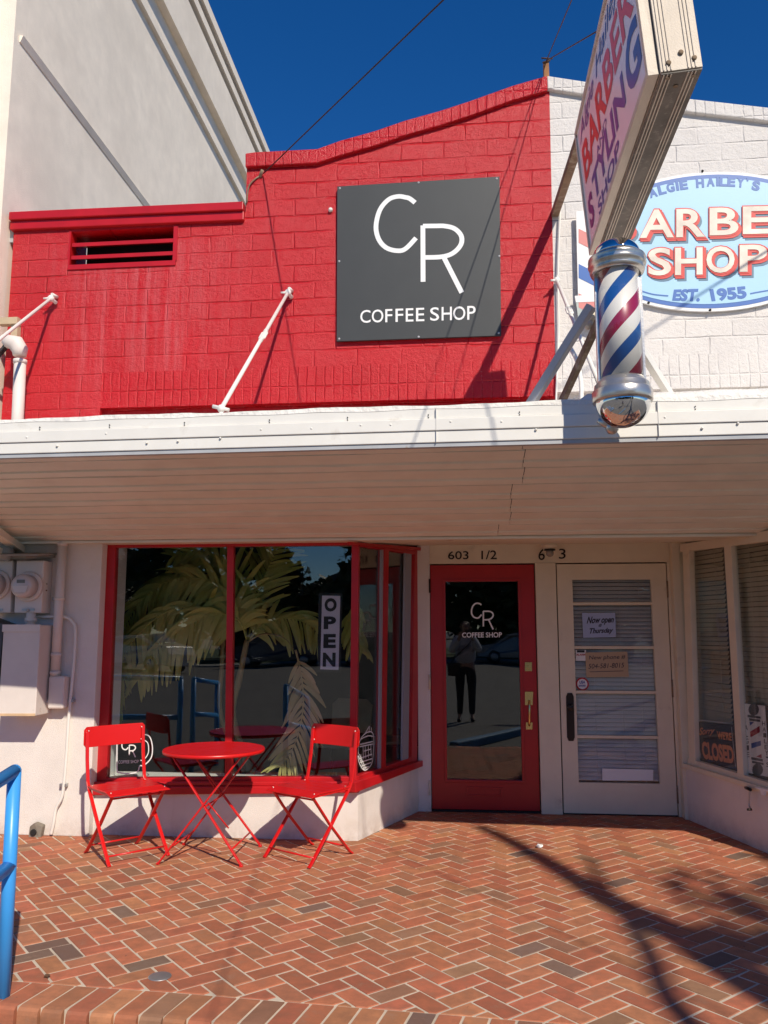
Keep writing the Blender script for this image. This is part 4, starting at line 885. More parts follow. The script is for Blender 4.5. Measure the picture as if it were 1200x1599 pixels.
m = MB(); m.tube([T0 + V((-.03, -.005, -.02)), T0 + V((.03, -.005, .0))], .008, 6); m.tube([T0 + V((-.04, -.02, .012)), T0 + V((.05, .0, .014))], .006, 6); m.build('wire_wrap', 'wire', stub)
m = MB(); m.tube(smooth_path([F(876, 300) + V((0, -.03, 0)), F(873, 370) + V((0, -.03, 0)), F(871, 436) + V((0, -.03, 0)), F(872, 520) + V((0, -.03, 0)), F(869, 600) + V((0, -.03, 0)), F(868, 640) + V((0, -.02, 0))], 4), .008, 6)
tag(m.build('drop_cable', 'fascia'), 'white painted cable down the joint between red and white walls', 'cable')
m = MB(); m.tube(smooth_path([Wy(892, 545, 5.2), Wy(902, 565, 5.1), Wy(908, 600, 5.0), Wy(908, 640, 4.95)], 4), .014, 8); tag(m.build('bent_conduit', 'fascia'), 'short bent white conduit behind the rusty strut', 'conduit')
for (x, y, lb_) in ((517, 329, 'small round white cap on the red wall left of the black sign'),):
    m = MB(); m.lathe([(.004, -.03), (.016, -.024), (.018, -.008), (.012, 0)], F(x, y), 12, 'y'); tag(m.build('round_cap', 'fascia'), lb_, 'knob')
m = MB(); c_ = F(410, 272); m.tube([c_ + V((.01, -.04, .01)), c_ + V((-.02, .0, -.02))], .014, 8); m.tube(smooth_path([c_, c_ + V((-.10, -.02, -.10)), c_ + V((-.12, -.01, -.25))], 4), .006, 6); tag(m.build('cable_anchor', 'rust'), 'rusty anchor holding the overhead cable at the red step', 'anchor')
# weatherhead
wh = empty('service_mast', Wy(28, 650, 5.95), 'cream service conduit with curved weatherhead at the far left', 'conduit')
a, b = Wy(29, 660, 5.92), Wy(32, 562, 5.95); m = MB(); m.tube([a - V((0, 0, .3)), b], .045, 16); m.tube([b - V((0, 0, .03)), b + V((0, 0, .0))], .052, 16); m.build('pipe', 'cab_paint', wh)
m = MB(); c_ = Wy(31, 556, 5.95); r_ = V((0, 0, 1))
m.tube([c_, c_ + V((.0, 0, .05)), c_ + V((-.03, -.01, .10)), c_ + V((-.085, -.02, .115)), c_ + V((-.12, -.02, .09))], [.05, .062, .066, .055, .035], 14); m.build('weatherhead', 'cab_paint', wh)
m = MB()
for k in range(3):
    s_ = c_ + V((-.11, -.03 + k * .02, .085)); m.tube(smooth_path([s_, s_ + V((-.05, -.02, -.08)), s_ + V((-.16, -.03, -.12 - k * .03)), s_ + V((-.4, -.08, .02))], 5), .011, 6)
m.build('service_wire', 'cable', wh)
m = MB(); m.box(c_ + V((-.10, .02, .10)), c_ + V((-.045, .07, .33))); m.box(c_ + V((-.20, .0, .27)), c_ + V((-.04, .06, .325))); tag(m.build('wooden_bracket', paint('old_wood', (.50, .38, .24), .8, .2)), 'weathered wooden bracket above the weatherhead', 'bracket')
# ================================================================ utility boxes on the left pier
YB = YL
def LB(x, y, dy=0.0): return Wy(x, y, YB - dy)
def meter(x0_, x1_, y0_, y1_, cx_, cy_, label):
    r = empty('electric_meter', LB(x0_, y1_, .1), label, 'meter', 'meter sockets side by side')
    m = MB(); q = [LB(x0_, y0_, .14), LB(x1_, y0_, .14), LB(x1_ - 4, y1_, .14), LB(x0_ - 4, y1_, .14)]; m.prism(q, (0, .139, 0)); m.build('socket_box', 'cab_paint', r, .008)
    c = LB(cx_, cy_, .14); m = MB(); m.lathe([(.112, 0), (.112, -.02), (.105, -.028)], c, 32, 'y'); m.build('ring', 'cab_paint', r)
    m = MB(); m.lathe([(.088, -.028), (.088, -.10), (.080, -.118), (.05, -.126), (.001, -.128)], c, 32, 'y'); m.build('glass_cover', plain('meter_cover', (.55, .50, .48), .15, 0, .8), r)
    m = MB(); m.prism(shift([c + V((-.028, 0, .045)), c + V((.035, 0, .045)), c + V((.035, 0, .02)), c + V((-.028, 0, .02))], (0, -.1285, 0)), (0, -.002, 0)); m.build('display', paint('lcd', (.16, .17, .15), .3), r)
    m = MB(); m.prism(shift([c + V((-.06, 0, .0)), c + V((.06, 0, .0)), c + V((.045, 0, -.05)), c + V((-.045, 0, -.05))], (0, -.1284, 0)), (0, -.001, 0)); m.build('name_plate', plain('meter_plate', (.62, .58, .56), .4), r)
    m = MB()
    for dx_, dz_ in ((.16, .02), (.16, -.03)): m.ball(c + V((dx_ - .02, -.004, dz_)), .007, 8)
    m.build('screw', 'rust', r)
    m = MB(); c2 = LB((x0_ + x1_) / 2 - 3, y1_ - 4, .145); m.box(c2 + V((-.05, -.004, -.003)), c2 + V((.05, .0, .012))); m.ball(c2 + V((0, -.008, 0)), .012); m.build('latch', 'steel', r)
    return r
meter(26, 69, 875, 957, 46, 916, 'cream electric meter box nearest the window')
meter(-24, 20, 875, 957, -4, 913, 'cream electric meter box cut by the left edge of the photo')
r = empty('meter_cabinet', LB(10, 1118, .1), 'large cream metal utility cabinet with a rusty bottom edge', 'cabinet')
m = MB(); q = [LB(9, 976, .23), LB(65, 976, .23), LB(54, 1118, .23), LB(-6, 1118, .23)]; q[2].x = q[1].x = (q[1].x + q[2].x) / 2; q[3].x = q[0].x = (q[0].x + q[3].x) / 2; m.prism(q, (0, .2295, 0)); m.build('body', 'cab_paint', r, .006)
m = MB(); m.prism([q[0] + V((-.004, -.012, .004)), q[1] + V((.004, -.012, .004)), q[1] + V((.004, -.012, -.05)), q[0] + V((-.004, -.012, -.05))], (0, .011, 0)); m.build('lid_flange', 'cab_paint', r, .002)
m = MB(); m.prism([q[3] + V((0, -.004, 0)), q[2] + V((0, -.004, 0)), q[2] + V((0, -.004, .018)), q[3] + V((0, -.004, .018))], (0, .0035, 0)); m.build('rusty_edge', paint('edge_rust', (.55, .38, .22), .8, .3), r)
m = MB(); a = LB(48, 975, .1); m.tube([a - V((0, 0, .03)), a + V((0, 0, .11))], .035, 14); m.tube([a + V((0, 0, .02)), a + V((0, 0, .05))], .045, 14); tag(m.build('conduit_nipple', 'cab_paint'), 'short cream conduit joining meter box and cabinet', 'conduit')
m = MB(); m.prism([LB(-20, 965, .2), LB(6, 975, .2), LB(-3, 1070, .2), LB(-30, 1070, .2)], (0, .19, 0)); tag(m.build('dark_panel', paint('dark_cabinet', (.07, .075, .08), .5)), 'dark grey electrical panel at the left edge of the photo', 'panel')
cd = empty('conduit', LB(90, 1100, .05), 'thick cream conduit running down from the canopy beside the meters', 'conduit')
a, b = LB(97, 846, .06), LB(87, 1056, .06); b.x = (a.x + b.x) / 2 + .0; a.x = b.x
m = MB(); m.tube([a, b], .034, 16)
for y_ in (850, 935, 1050, 1022): c_ = LB(92, y_, .06); c_.x = a.x; m.tube([c_ + V((0, 0, -.012)), c_ + V((0, 0, .012))], .039, 16)
m.build('pipe', 'cab_paint', cd)
m = MB(); q = [LB(76, 1056, .1), LB(101, 1056, .1), LB(99, 1107, .1), LB(74, 1107, .1)]; m.prism(q, (0, .095, 0)); m.tube([LB(60, 1097, .05), LB(80, 1097, .05)], .028, 12); m.build('elbow_box', 'cab_paint', cd, .014)
c2 = empty('thin_conduit', LB(90, 1290, .02), 'thin white conduit curving down the pier to the brick paving', 'conduit')
m = MB(); m.tube(smooth_path([LB(55, 963, .03), LB(85, 963, .03), LB(104, 964, .03), LB(114, 972, .03), LB(118, 985, .03), LB(116, 1030, .03), LB(110, 1095, .03), LB(107, 1130, .03), LB(104, 1180, .03), LB(98, 1240, .03), LB(88, 1262, .03), LB(84, 1285, .03), LB(80, 1303, .02)], 5), .012, 8); m.build('pipe', 'fascia', c2)
m = MB()
for y_, x_ in ((1094, 110), (1226, 99), (935, 87)): c_ = LB(x_, y_, .025); m.box(c_ + V((-.025, -.012, -.012)), c_ + V((.03, .022, .012)))
m.build('clamp', 'steel', c2, .003)
m = MB(); m.prism([LB(-60, 868, .20), LB(40, 868, .20), LB(85, 866, .02), LB(85, 871, .02), LB(40, 874, .2), LB(-60, 874, .2)], (0, .01, .0)); m.prism([LB(-60, 868, .35), LB(60, 868, .30), LB(90, 866, .005), LB(-60, 864, .005)], (0, 0, .012)); tag(m.build('rain_shelf', paint('shelf_grey', (.30, .28, .25), .8)), 'weathered board shelf above the electric meters', 'shelf')
m = MB(); m.bar(Wy(-40, 806, 5.2), Wy(32, 858, 6.06), .07, .05); m.bar(Wy(-60, 838, 5.3), Wy(10, 868, 6.0), .09, .05); tag(m.build('soffit_beam', 'soffit'), 'tan diagonal beam under the canopy at the far left', 'beam')
m = MB(); m.ball(Wy(8, 862, 5.9), .07); tag(m.build('porch_globe', plain('globe_glass', (.30, .33, .33), .2)), 'dull round lamp globe under the canopy at the far left', 'lamp')
# broken outlet at the pier's foot
ol = empty('outlet_box', LB(60, 1306, .05), 'broken grey outlet box at the foot of the white pier', 'outlet')
m = MB(); c_ = LB(60, 1295, .0); m.prism([c_ + V((-.05, -.05, -.06)), c_ + V((.045, -.05, -.055)), c_ + V((.055, -.04, .035)), c_ + V((.0, -.06, .06)), c_ + V((-.045, -.045, .03))], (0, .05, 0)); m.build('shell', paint('old_zinc', (.22, .19, .15), .7, .35, 30, .6), ol, .008)
m = MB(); m.lathe([(.022, -.062), (.024, -.05)], c_ + V((-.008, 0, -.01)), 10, 'y'); m.build('opening', 'dark', ol)
# porch light
pl = empty('porch_light', D(859, 845), 'small cream lamp holder with bare bulb in front of the number 603', 'lamp')
c_ = Wy(858.5, 850, YD - .14); zt_ = 2.235
m = MB(); m.lathe([(.060, zt_ - c_.z), (.062, zt_ - c_.z - .010), (.070, zt_ - c_.z - .022), (.062, zt_ - c_.z - .038), (.042, zt_ - c_.z - .050), (.038, zt_ - c_.z - .055)], c_, 24); m.build('holder', 'cream_trim', pl)
m = MB(); zb_ = zt_ - c_.z - .055; m.lathe([(.046, zb_), (.050, zb_ - .006), (.046, zb_ - .012)], c_, 20); m.build('ring', 'bronze', pl)
m = MB(); m.ball(c_ + V((0, 0, zb_ - .032)), .034, 16); m.build('bulb', plain('bulb_glass', (.30, .27, .22), .15), pl)
# crank and cloth by the right window
ck = empty('awning_crank', RB(1170, 1232, .05), 'steel crank handle hanging below the right window', 'crank')
m = MB(); m.tube(smooth_path([RB(1171, 1232, .06), RB(1170, 1245, .06), RB(1170, 1257, .06), RB(1173, 1263, .07), RB(1174, 1264.5, .08)], 4), .006, 8); m.build('shaft', 'steel', ck)
m = MB(); m.tube([RB(1174, 1264, .08), RB(1167, 1264, .11)], .008, 8); m.tube([RB(1165, 1230, .02), RB(1172, 1233, .07)], .012, 8); m.build('grip', 'bronze', ck)
m = MB(); m.prism([RB(1178, 1229, .04), RB(1215, 1236, .04), RB(1215, 1240, .04), RB(1195, 1235, .04), RB(1194, 1242, .04), RB(1189, 1241, .04), RB(1187, 1233.5, .04)], -RB.n * .012); tag(m.build('cloth_scrap', 'white'), 'white cloth scrap hanging under the right window sill', 'cloth')
# ================================================================ OPEN sign
def GI(x, y): return Wy(x, y, YG + .045)
ops = empty('open_sign', GI(515, 1046), 'tall white sign with black letters reading OPEN behind the window', 'sign')
slab('board', 'black', ops, [GI(498, 926), GI(535, 926.5), GI(532, 1049), GI(496, 1048)], (0, .004, 0))
slab('white_panel', 'open_white', ops, shift([GI(503.5, 930), GI(531.8, 930.5), GI(529, 1046), GI(500.5, 1045)], (0, -.003, 0)), (0, .0025, 0))
for ch, x0_, x1_, y0_, y1_ in (('O', 507.5, 526.5, 934, 955), ('P', 506.3, 525.5, 962.5, 982.5), ('E', 505.8, 525.3, 990, 1012), ('N', 504.8, 524.8, 1019, 1041)):
    m = MB(); add_text(m, ch, [GI(x0_, y0_), GI(x1_, y0_), GI(x1_ - .5, y1_), GI(x0_ - .5, y1_)], .05, 0, (0, -.0045, 0)); m.build('lettering', 'black', ops)
# ================================================================ furniture
def make_chair(name, label, cx_, cy_, fwd):
    """local x = facing direction, y = across"""
    r = empty(name, (cx_, cy_, 0), label, 'chair', 'red folding chairs at the bistro table', fwd); R = M['chair_red']
    hw = .205
    for s_ in (-1, 1):
        m = MB(); pts = [(.215, s_ * hw, .004), (.195, s_ * hw, .02), (0, s_ * hw, .235), (-.165, s_ * hw, .425), (-.195, s_ * hw, .475), (-.225, s_ * hw, .62), (-.245, s_ * hw, .80)]
        for a, b in zip(pts, pts[1:]): m.bar(a, V(b) + (V(b) - V(a)).normalized() * .004, .012, .024, up=(0, 1, 0))
        m.build('upright', R, r, .003, keep=True)
        m = MB(); y_ = s_ * (hw - .022); pts = [(-.235, y_, .004), (-.205, y_, .022), (0, y_, .235), (.165, y_, .43)]
        for a, b in zip(pts, pts[1:]): m.bar(a, V(b) + (V(b) - V(a)).normalized() * .004, .012, .024, up=(0, 1, 0))
        m.build('leg', R, r, .003, keep=True)
    m = MB(); m.tube([(.165, -hw, .055), (.165, hw, .055)], .006, 8); m.tube([(-.165, -hw + .02, .063), (-.165, hw - .02, .063)], .006, 8); m.tube([(.14, -hw + .02, .405), (.14, hw - .02, .405)], .006, 8); m.tube([(0, -hw, .235), (0, -hw + .03, .235)], .009, 8); m.tube([(0, hw - .03, .235), (0, hw, .235)], .009, 8); m.build('crossbar', R, r, keep=True)
    # seat: slats across, dished a little
    for k in range(5):
        x0_ = -.18 + k * .0765; x1_ = x0_ + .0735; zz = lambda x: .452 + .9 * max(0, x - .12) * -.28 + .10 * (x + .02) ** 2
        m = MB(); m.prism([(x0_, -.215, zz(x0_)), (x1_, -.215, zz(x1_)), (x1_, -.215, zz(x1_) - .010), (x0_, -.215, zz(x0_) - .010)], (0, .43, 0)); m.build('seat_slat', R, r, .003, keep=True)
    m = MB()
    for s_ in (-1, 1): m.bar((-.18, s_ * .20, .438), (.185, s_ * .20, .432), .018, .012)
    m.build('seat_frame', R, r, keep=True)
    # backrest: one slightly curved plate with rounded corners
    m = MB(); n = 12; rows = []; zc0, zc1 = .695, .835
    def outl(th):
        pts = []
        for i in range(n + 1):
            y_ = -.225 + .45 * i / n; xb = -.252 - .018 * (1 - (y_ / .225) ** 2); cut = .02 if i in (0, n) else 0
            pts.append((xb, y_, cut))
        return pts
    ro = []
    for z_, cutk in ((zc0, 1), (zc0 + .02, 0), ((zc0 + zc1) / 2 - .001, 0), ((zc0 + zc1) / 2 + .001, 0), (zc1 - .02, 0), (zc1, 1)):
        line = []
        for xb, y_, cut in outl(0):
            yy = y_ + (.018 * (1 if y_ < 0 else -1) if cutk and cut else 0); line.append(m.bm.verts.new((xb - .03 * (z_ - zc0), yy, z_)))
        ro.append(line)
    for a, b in zip(ro, ro[1:]):
        for i in range(n): m.bm.faces.new((a[i], a[i + 1], b[i + 1], b[i]))
    o = m.build('backrest', R, r, keep=True); sd = o.modifiers.new('t', 'SOLIDIFY'); sd.thickness = .007; sd.offset = 0; bv = o.modifiers.new('b', 'BEVEL'); bv.width = .0025; bv.segments = 2
    m = MB()
    for y_ in (-.195, .195):
        for z_ in (.722, .808): m.ball((-.246, y_, z_), .0065, 8); m.ball((-.266, y_, z_), .0065, 8)
    for y_ in (-.19, .19):
        for x_ in (-.15, .155): m.ball((x_, y_, .452 if x_ < 0 else .446), .006, 8)
    m.build('rivet', 'rivet', r, keep=True)
    return r
make_chair('folding_chair', 'red metal folding chair left of the round table', -2.31, 5.645, radians(-43))
make_chair('folding_chair', 'red metal folding chair right of the round table', -1.075, 5.735, radians(-123))
TX, TY, TZ, TR = -1.735, 5.70, .70, .342
tb_ = empty('bistro_table', (TX, TY, 0), 'red round metal bistro table on crossed folding legs', 'table')
m = MB(); groove = [-.21, -.07, .07, .21]; ga = radians(25)
# top: planks cut from the disc
lim = [-TR] + groove + [TR]
for a, b in zip(lim, lim[1:]):
    a_, b_ = a + .0025, b - .0025; pts = []
    n = 16
    for i in range(n + 1):
        t = a_ + (b_ - a_) * i / n; pts.append((t, sqrt(max(0, (TR - .008) ** 2 - t * t))))
    for i in range(n, -1, -1):
        t = a_ + (b_ - a_) * i / n; pts.append((t, -sqrt(max(0, (TR - .008) ** 2 - t * t))))
    pp = []
    for p in pts:
        if not pp or hypot(p[0] - pp[-1][0], p[1] - pp[-1][1]) > 1e-4: pp.append(p)
    if hypot(pp[0][0] - pp[-1][0], pp[0][1] - pp[-1][1]) < 1e-4: pp.pop()
    m.prism([(TX + x * cos(ga) + y * sin(ga), TY - x * sin(ga) + y * cos(ga), TZ - .008) for x, y in pp], (0, 0, .008))
m.build('tabletop', 'chair_red', tb_)
m = MB(); n = 64
m.lathe([(TR - .010, TZ - .0085), (TR - .010, TZ - .022), (TR, TZ - .024), (TR + .004, TZ - .012), (TR, TZ - .001), (TR - .008, TZ + .001), (TR - .0085, TZ - .0085)], (TX, TY, 0), 64)
m.build('rim', 'chair_red', tb_)
for yo, yt in ((-.25, -.17), (.25, .17)):
    for s_ in (-1, 1):
        m = MB(); a = V((TX + s_ * .275, TY + yo, .004)); b = V((TX - s_ * .235, TY + yt, TZ - .03)); dy = V((0, s_ * .007, 0)); m.bar(a + dy, b + dy, .011, .026, up=(0, 1, 0)); m.tube([a + V((0, -.012, 0)), a + V((0, .012, 0))], .012, 8)
        m.build('leg', 'chair_red', tb_, .003)
m = MB()
for s_ in (-1, 1):
    t_ = .14; a = V((TX + s_ * .275, TY - .25, 0)).lerp(V((TX - s_ * .235, TY - .17, TZ)), t_); b = V((TX + s_ * .275, TY + .25, 0)).lerp(V((TX - s_ * .235, TY + .17, TZ)), t_); m.tube([a, b], .006, 8)
    a = V((TX - s_ * .235, TY - .19, TZ - .03)); b = V((TX - s_ * .235, TY + .19, TZ - .03)); m.tube([a, b], .007, 8)
c_ = V((TX + .02, TY, .36)); m.tube([c_ + V((0, -.21, 0)), c_ + V((0, .21, 0))], .006, 8); m.tube([c_ + V((.01, -.2, .02)), V((TX + .17, TY - .19, .19 + .03))], .005, 6); m.tube([V((TX - .02, TY + .2, .36)), V((TX - .16, TY + .18, .56))], .005, 6)
m.build('crossbar', 'chair_red', tb_)
# ================================================================ blue railings along the terrace edge
def railing(label, segs, posts, r=.0285):
    rt = empty('handrail', posts[0][0], label, 'railing', 'blue pipe railings at the terrace edge')
    m = MB()
    for pts in segs: m.tube(pts, r, 14)
    m.build('rail', 'blue_rail', rt)
    for a, b in posts:
        m = MB(); m.tube([a, b], r, 14); m.ball(b, r, 14); m.build('post', 'blue_rail', rt)
px0 = Wy(5, 1552, 3.50); px0.z = -.01; pxt = Wy(23, 1204, 3.50); X_A = px0.x; zt_ = pxt.z
m_t = V((pxt.x, 3.50, zt_)); m_m = V((px0.x + .6 * 0, 3.50, Wy(15, 1352, 3.5).z)); m_m.x = px0.lerp(pxt, .56).x
railing('blue pipe handrail cut by the left edge of the photo', [[m_t, m_t + V((-.01, -.9, -.16)), m_t + V((-.01, -1.3, -.24))], [m_m, m_m + V((0, -1.3, -.20))]], [(px0, m_t), (m_m + V((0, -1.3, -.66)), m_t + V((-.01, -1.3, -.24)))])
xb3 = -2.97; t3 = V((xb3, 3.5, .98))
railing('blue sloping pipe handrail mirrored left of the window mullion', [[t3, t3 + V((0, -.9, -.10))], [t3 + V((0, 0, -.38)), t3 + V((0, -.9, -.48))]], [(V((xb3, 3.5, -.01)), t3), (V((xb3, 2.6, -.1)), t3 + V((0, -.9, -.10)))])
t4 = V((-3.12, 3.5, .98))
railing('blue level pipe handrail mirrored at the left of the window', [[t4, t4 + V((-2.2, .1, 0))], [t4 + V((0, 0, -.42)), t4 + V((-2.2, .1, -.42))]], [(V((-3.12, 3.5, -.01)), t4), (V((-5.32, 3.6, -.01)), t4 + V((-2.2, .1, 0)))])
# small things on the paving
m = MB(); c_ = Wz(250, 1525.5); m.lathe([(.050, .0015), (.050, .0035), (.046, .0045), (.006, .0045)], (c_.x, c_.y, 0), 28); tag(m.build('drain_cover', 'steel'), 'flat grey metal disc set in the brick paving', 'disc')
def crumple(name, c, r, mat, label, cat, seed):
    rr = random.Random(seed); bm = bmesh.new(); bmesh.ops.create_icosphere(bm, subdivisions=2, radius=r)
    for v in bm.verts: v.co *= rr.uniform(.6, 1.25); v.co.z = v.co.z * .6 + r * .6; v.co += V(c)
    me = bpy.data.meshes.new(name); bm.to_mesh(me); bm.free(); me.materials.append(mat); o = bpy.data.objects.new(name, me); col.objects.link(o); tag(o, label, cat)
crumple('crumpled_paper', Wz(843, 1324), .022, M['white'], 'crumpled white scrap of paper on the bricks before the doors', 'paper', 3)
m = MB(); a = Wz(1128, 1517); rr = random.Random(5)
for k in range(12): p = V((a.x + rr.uniform(-.01, .03), a.y + rr.uniform(-.012, .012), .003 + rr.random() * .006)); q = p + V((rr.uniform(.0, .045), rr.uniform(-.012, .012), rr.uniform(-.002, .006))); m.tube([p, q], .0012, 4)
tag(m.build('dry_straw', plain('straw', (.62, .46, .26), .8)), 'small tuft of dry straw on the paving at the right', 'straw')
crumple('dry_leaf', Wz(73, 1527), .013, plain('dry_leaf', (.12, .06, .03), .8), 'small dark dry leaf near the paving edge at the left', 'leaf', 8)
# ================================================================ tall building on the left
tall = empty('tall_building', (-8, YW, 0), 'tall cream stucco building rising behind the stepped red wall', 'building')
TX_ = -3.76; YF = YW - .12; ZT = 10.4
m = MB(); m.prism([(-16, YF, 2.2), (TX_ - .005, YF, 2.2), (TX_ - .005, YF, ZT), (-16, YF, ZT)], (0, 22, 0)); m.build('wall', 'tall_wall', tall)
m = MB(); m.box((-16, YF - .05, 2.2), (TX_ - .16, YF - .001, ZT)); m.build('front_panel', 'stucco', tall)
def mould(z0, z1, out, y0, y1, name='moulding'): m = MB(); m.box((TX_ - .004, y0, z0), (TX_ + out, y1, z1)); m.build(name, 'tall_wall', tall)
zf = lambda x, y: Wx(x, y, TX_).z
mould(8.84, 8.93, .05, YF + .02, YF + 22); mould(9.30, 10.02, .10, YF + .02, YF + 22); mould(10.10, 10.24, .14, YF + .02, YF + 22); mould(10.32, 10.48, .18, YF + .02, YF + 22, 'roof_edge')
m = MB(); m.prism([(TX_ - .004, YF + .08, 6.58), (TX_ + .03, YF + .08, 6.58), (TX_ + .004, YF + .08, 6.52), (TX_ - .004, YF + .08, 6.52)][::-1], (0, 21.9, 0)); m.build('moulding', 'tall_wall', tall)
m = MB(); m.box((-3.78, YW + .02, 4.72), (-3.735, YW + .1, 4.9)); m.build('flashing', 'grey_paint', tall)
# ================================================================ palm and things inside the window
pot_c = V((-1.78, 6.95, .02))
palm = empty('palm', pot_c, 'tall indoor palm with drooping green and yellow fronds behind the window', 'plant')
YPm = 6.85
def PP(x, y, Y=YPm): return Wy(x, y, Y)
def frond(name, spine, ln, mat, seed, wdl=.034, droop=.9, dens=1.0, up_=0, both=True):
    rr = random.Random(seed); pts = smooth_path(spine, 6); m = MB(); m.tube(pts, [.009 * (1 - .8 * i / (len(pts) - 1)) for i in range(len(pts))], 5)
    tot = sum((pts[i + 1] - pts[i]).length for i in range(len(pts) - 1)); nl = int(tot / .036 * dens); acc = 0
    for k in range(nl):
        t = .12 + .88 * k / nl; fi = t * (len(pts) - 1); i = min(int(fi), len(pts) - 2); p = pts[i].lerp(pts[i + 1], fi - i); d = (pts[i + 1] - pts[i]).normalized()
        side = d.cross(V((0, -1, .35))).normalized()
        for s_ in ((-1, 1) if both else (1,)):
            L0 = ln * (.45 + .75 * sin(pi * min(1, t * .9 + .08))) * rr.uniform(.8, 1.15)
            dirv = (side * s_ * rr.uniform(.65, .95) + d * rr.uniform(.55, .9) + V((0, rr.uniform(-.35, .35), up_ - droop * .25))).normalized()
            w_ = 1.5 * wdl * rr.uniform(.8, 1.2) * (1 - .5 * t); c1 = p; prevL = prevR = None; nn = 6; dv = dirv.copy()
            wv = dv.cross(V((rr.uniform(-.5, .5), -1, rr.uniform(-.3, .3)))).normalized()
            for q in range(nn + 1):
                u = q / nn; ww = w_ * (sin(pi * min(.97, u * .86 + .12)) ** .6) * .5 + .0006
                a_ = m.bm.verts.new(c1 + wv * ww); b_ = m.bm.verts.new(c1 - wv * ww + V((0, -.004, 0)))
                if prevL: m.bm.faces.new((prevL, a_, b_, prevR))
                prevL, prevR = a_, b_; dv = (dv + V((0, 0, -droop * .22))).normalized(); c1 = c1 + dv * (L0 / nn)
    return m.build(name, mat, palm)
m = MB(); m.tube(smooth_path([pot_c + V((0, 0, .25)), PP(364, 1120, 6.95), PP(374, 1060, 6.95), PP(386, 1000, 6.9)], 5), [.028] * 11 + [.024] * 4 + [.02], 10); m.build('trunk', 'palm_stem', palm)
m = MB(); m.tube(smooth_path([pot_c + V((-.06, .05, .25)), PP(346, 1120, 7.0), PP(347, 1040, 7.0), PP(350, 985, 7.0)], 5), [.02] * 16, 10); m.build('trunk', 'palm_stem', palm)
frond('frond', [PP(386, 1000, 6.9), PP(372, 968, 6.85), PP(335, 958, 6.8), PP(290, 978, 6.75), PP(245, 1015, 6.7), PP(215, 1062, 6.65)], .34, 'palm', 1, .042, 1.0, 1.15)
frond('frond', [PP(386, 998, 6.9), PP(366, 940, 6.9), PP(320, 905, 6.95), PP(262, 908, 7.0), PP(215, 945, 7.0), PP(185, 1000, 7.0)], .30, 'palm', 2, .036, .7)
frond('frond', [PP(350, 985, 7.0), PP(318, 950, 6.9), PP(262, 955, 6.8), PP(208, 1000, 6.7), PP(183, 1060, 6.6), PP(176, 1118, 6.55)], .26, 'palm', 3, .034, .9)
frond('frond', [PP(386, 998, 7.0), PP(376, 925, 7.05), PP(350, 880, 7.1), PP(312, 862, 7.1), PP(270, 868, 7.1)], .30, 'palm', 4, .034, .35)
frond('frond', [PP(388, 998, 7.0), PP(402, 930, 7.05), PP(420, 885, 7.1), PP(436, 850, 7.1)], .30, 'palm', 5, .028, .2, .9)
frond('frond', [PP(388, 1000, 6.95), PP(412, 975, 6.95), PP(445, 965, 6.95), PP(482, 975, 6.9), PP(510, 1005, 6.85)], .26, 'palm', 6, .034, .8)
frond('frond', [PP(388, 1002, 6.9), PP(412, 990, 6.8), PP(444, 996, 6.7), PP(463, 1020, 6.6)], .02, 'palm_stem', 7, .004, .4, .15)
frond('frond', [PP(462, 1015, 6.6), PP(470, 1050, 6.55), PP(474, 1095, 6.5), PP(468, 1140, 6.47), PP(452, 1180, 6.44), PP(437, 1198, 6.42)], .24, 'palm_dry', 8, .026, .42, .80)
frond('frond', [PP(560, 940, 7.2), PP(552, 965, 7.0), PP(556, 995, 6.9), PP(566, 1020, 6.8)], .20, 'palm', 9, .03, .8)
m = MB(); m.lathe([(.12, 0), (.15, .02), (.17, .18), (.16, .30), (.145, .305), (.14, .26)], pot_c, 28); tag(m.build('woven_pot', paint('woven_basket', (.52, .48, .40), .9, .15, 40, 1.0, .02)), 'pale ribbed basket pot holding the indoor palm', 'pot')
def cafe_chair(x, y, rz, label):
    r = empty('cane_chair', (x, y, .02), label, 'chair', 'cane backed chairs inside the shop', rz); hw = .21
    cane = paint('cane_weave', (.42, .32, .17), .7, .2, 200, 1, .01)
    for sx, sy in ((-1, -1), (-1, 1), (1, -1), (1, 1)): m = MB(); m.tube([(sx * .2, sy * .2, 0), (sx * .18, sy * .19, .45)], .013, 8); m.build('leg', 'bronze', r, keep=True)
    m = MB(); m.prism([(-.21, -.21, .45), (.21, -.21, .45), (.21, .21, .45), (-.21, .21, .45)], (0, 0, .03)); m.build('seat', cane, r, .01, keep=True)
    m = MB(); m.prism([(-.2, -.2, .55), (-.2, .2, .55), (-.24, .21, .80), (-.24, .15, .85), (-.24, -.15, .85), (-.24, -.21, .80)], (.014, 0, 0)); m.build('back_panel', cane, r, .004, keep=True)
    m = MB()
    for s_ in (-1, 1): m.tube([(-.19, s_ * .2, .45), (-.2, s_ * .2, .55)], .012, 8)
    m.build('back_post', 'bronze', r, keep=True)
cafe_chair(-.78, 7.9, radians(200), 'cane backed chair inside the shop seen through the bay glass')
cafe_chair(-1.15, 7.6, radians(250), 'cane backed chair inside the shop behind the drooping frond')
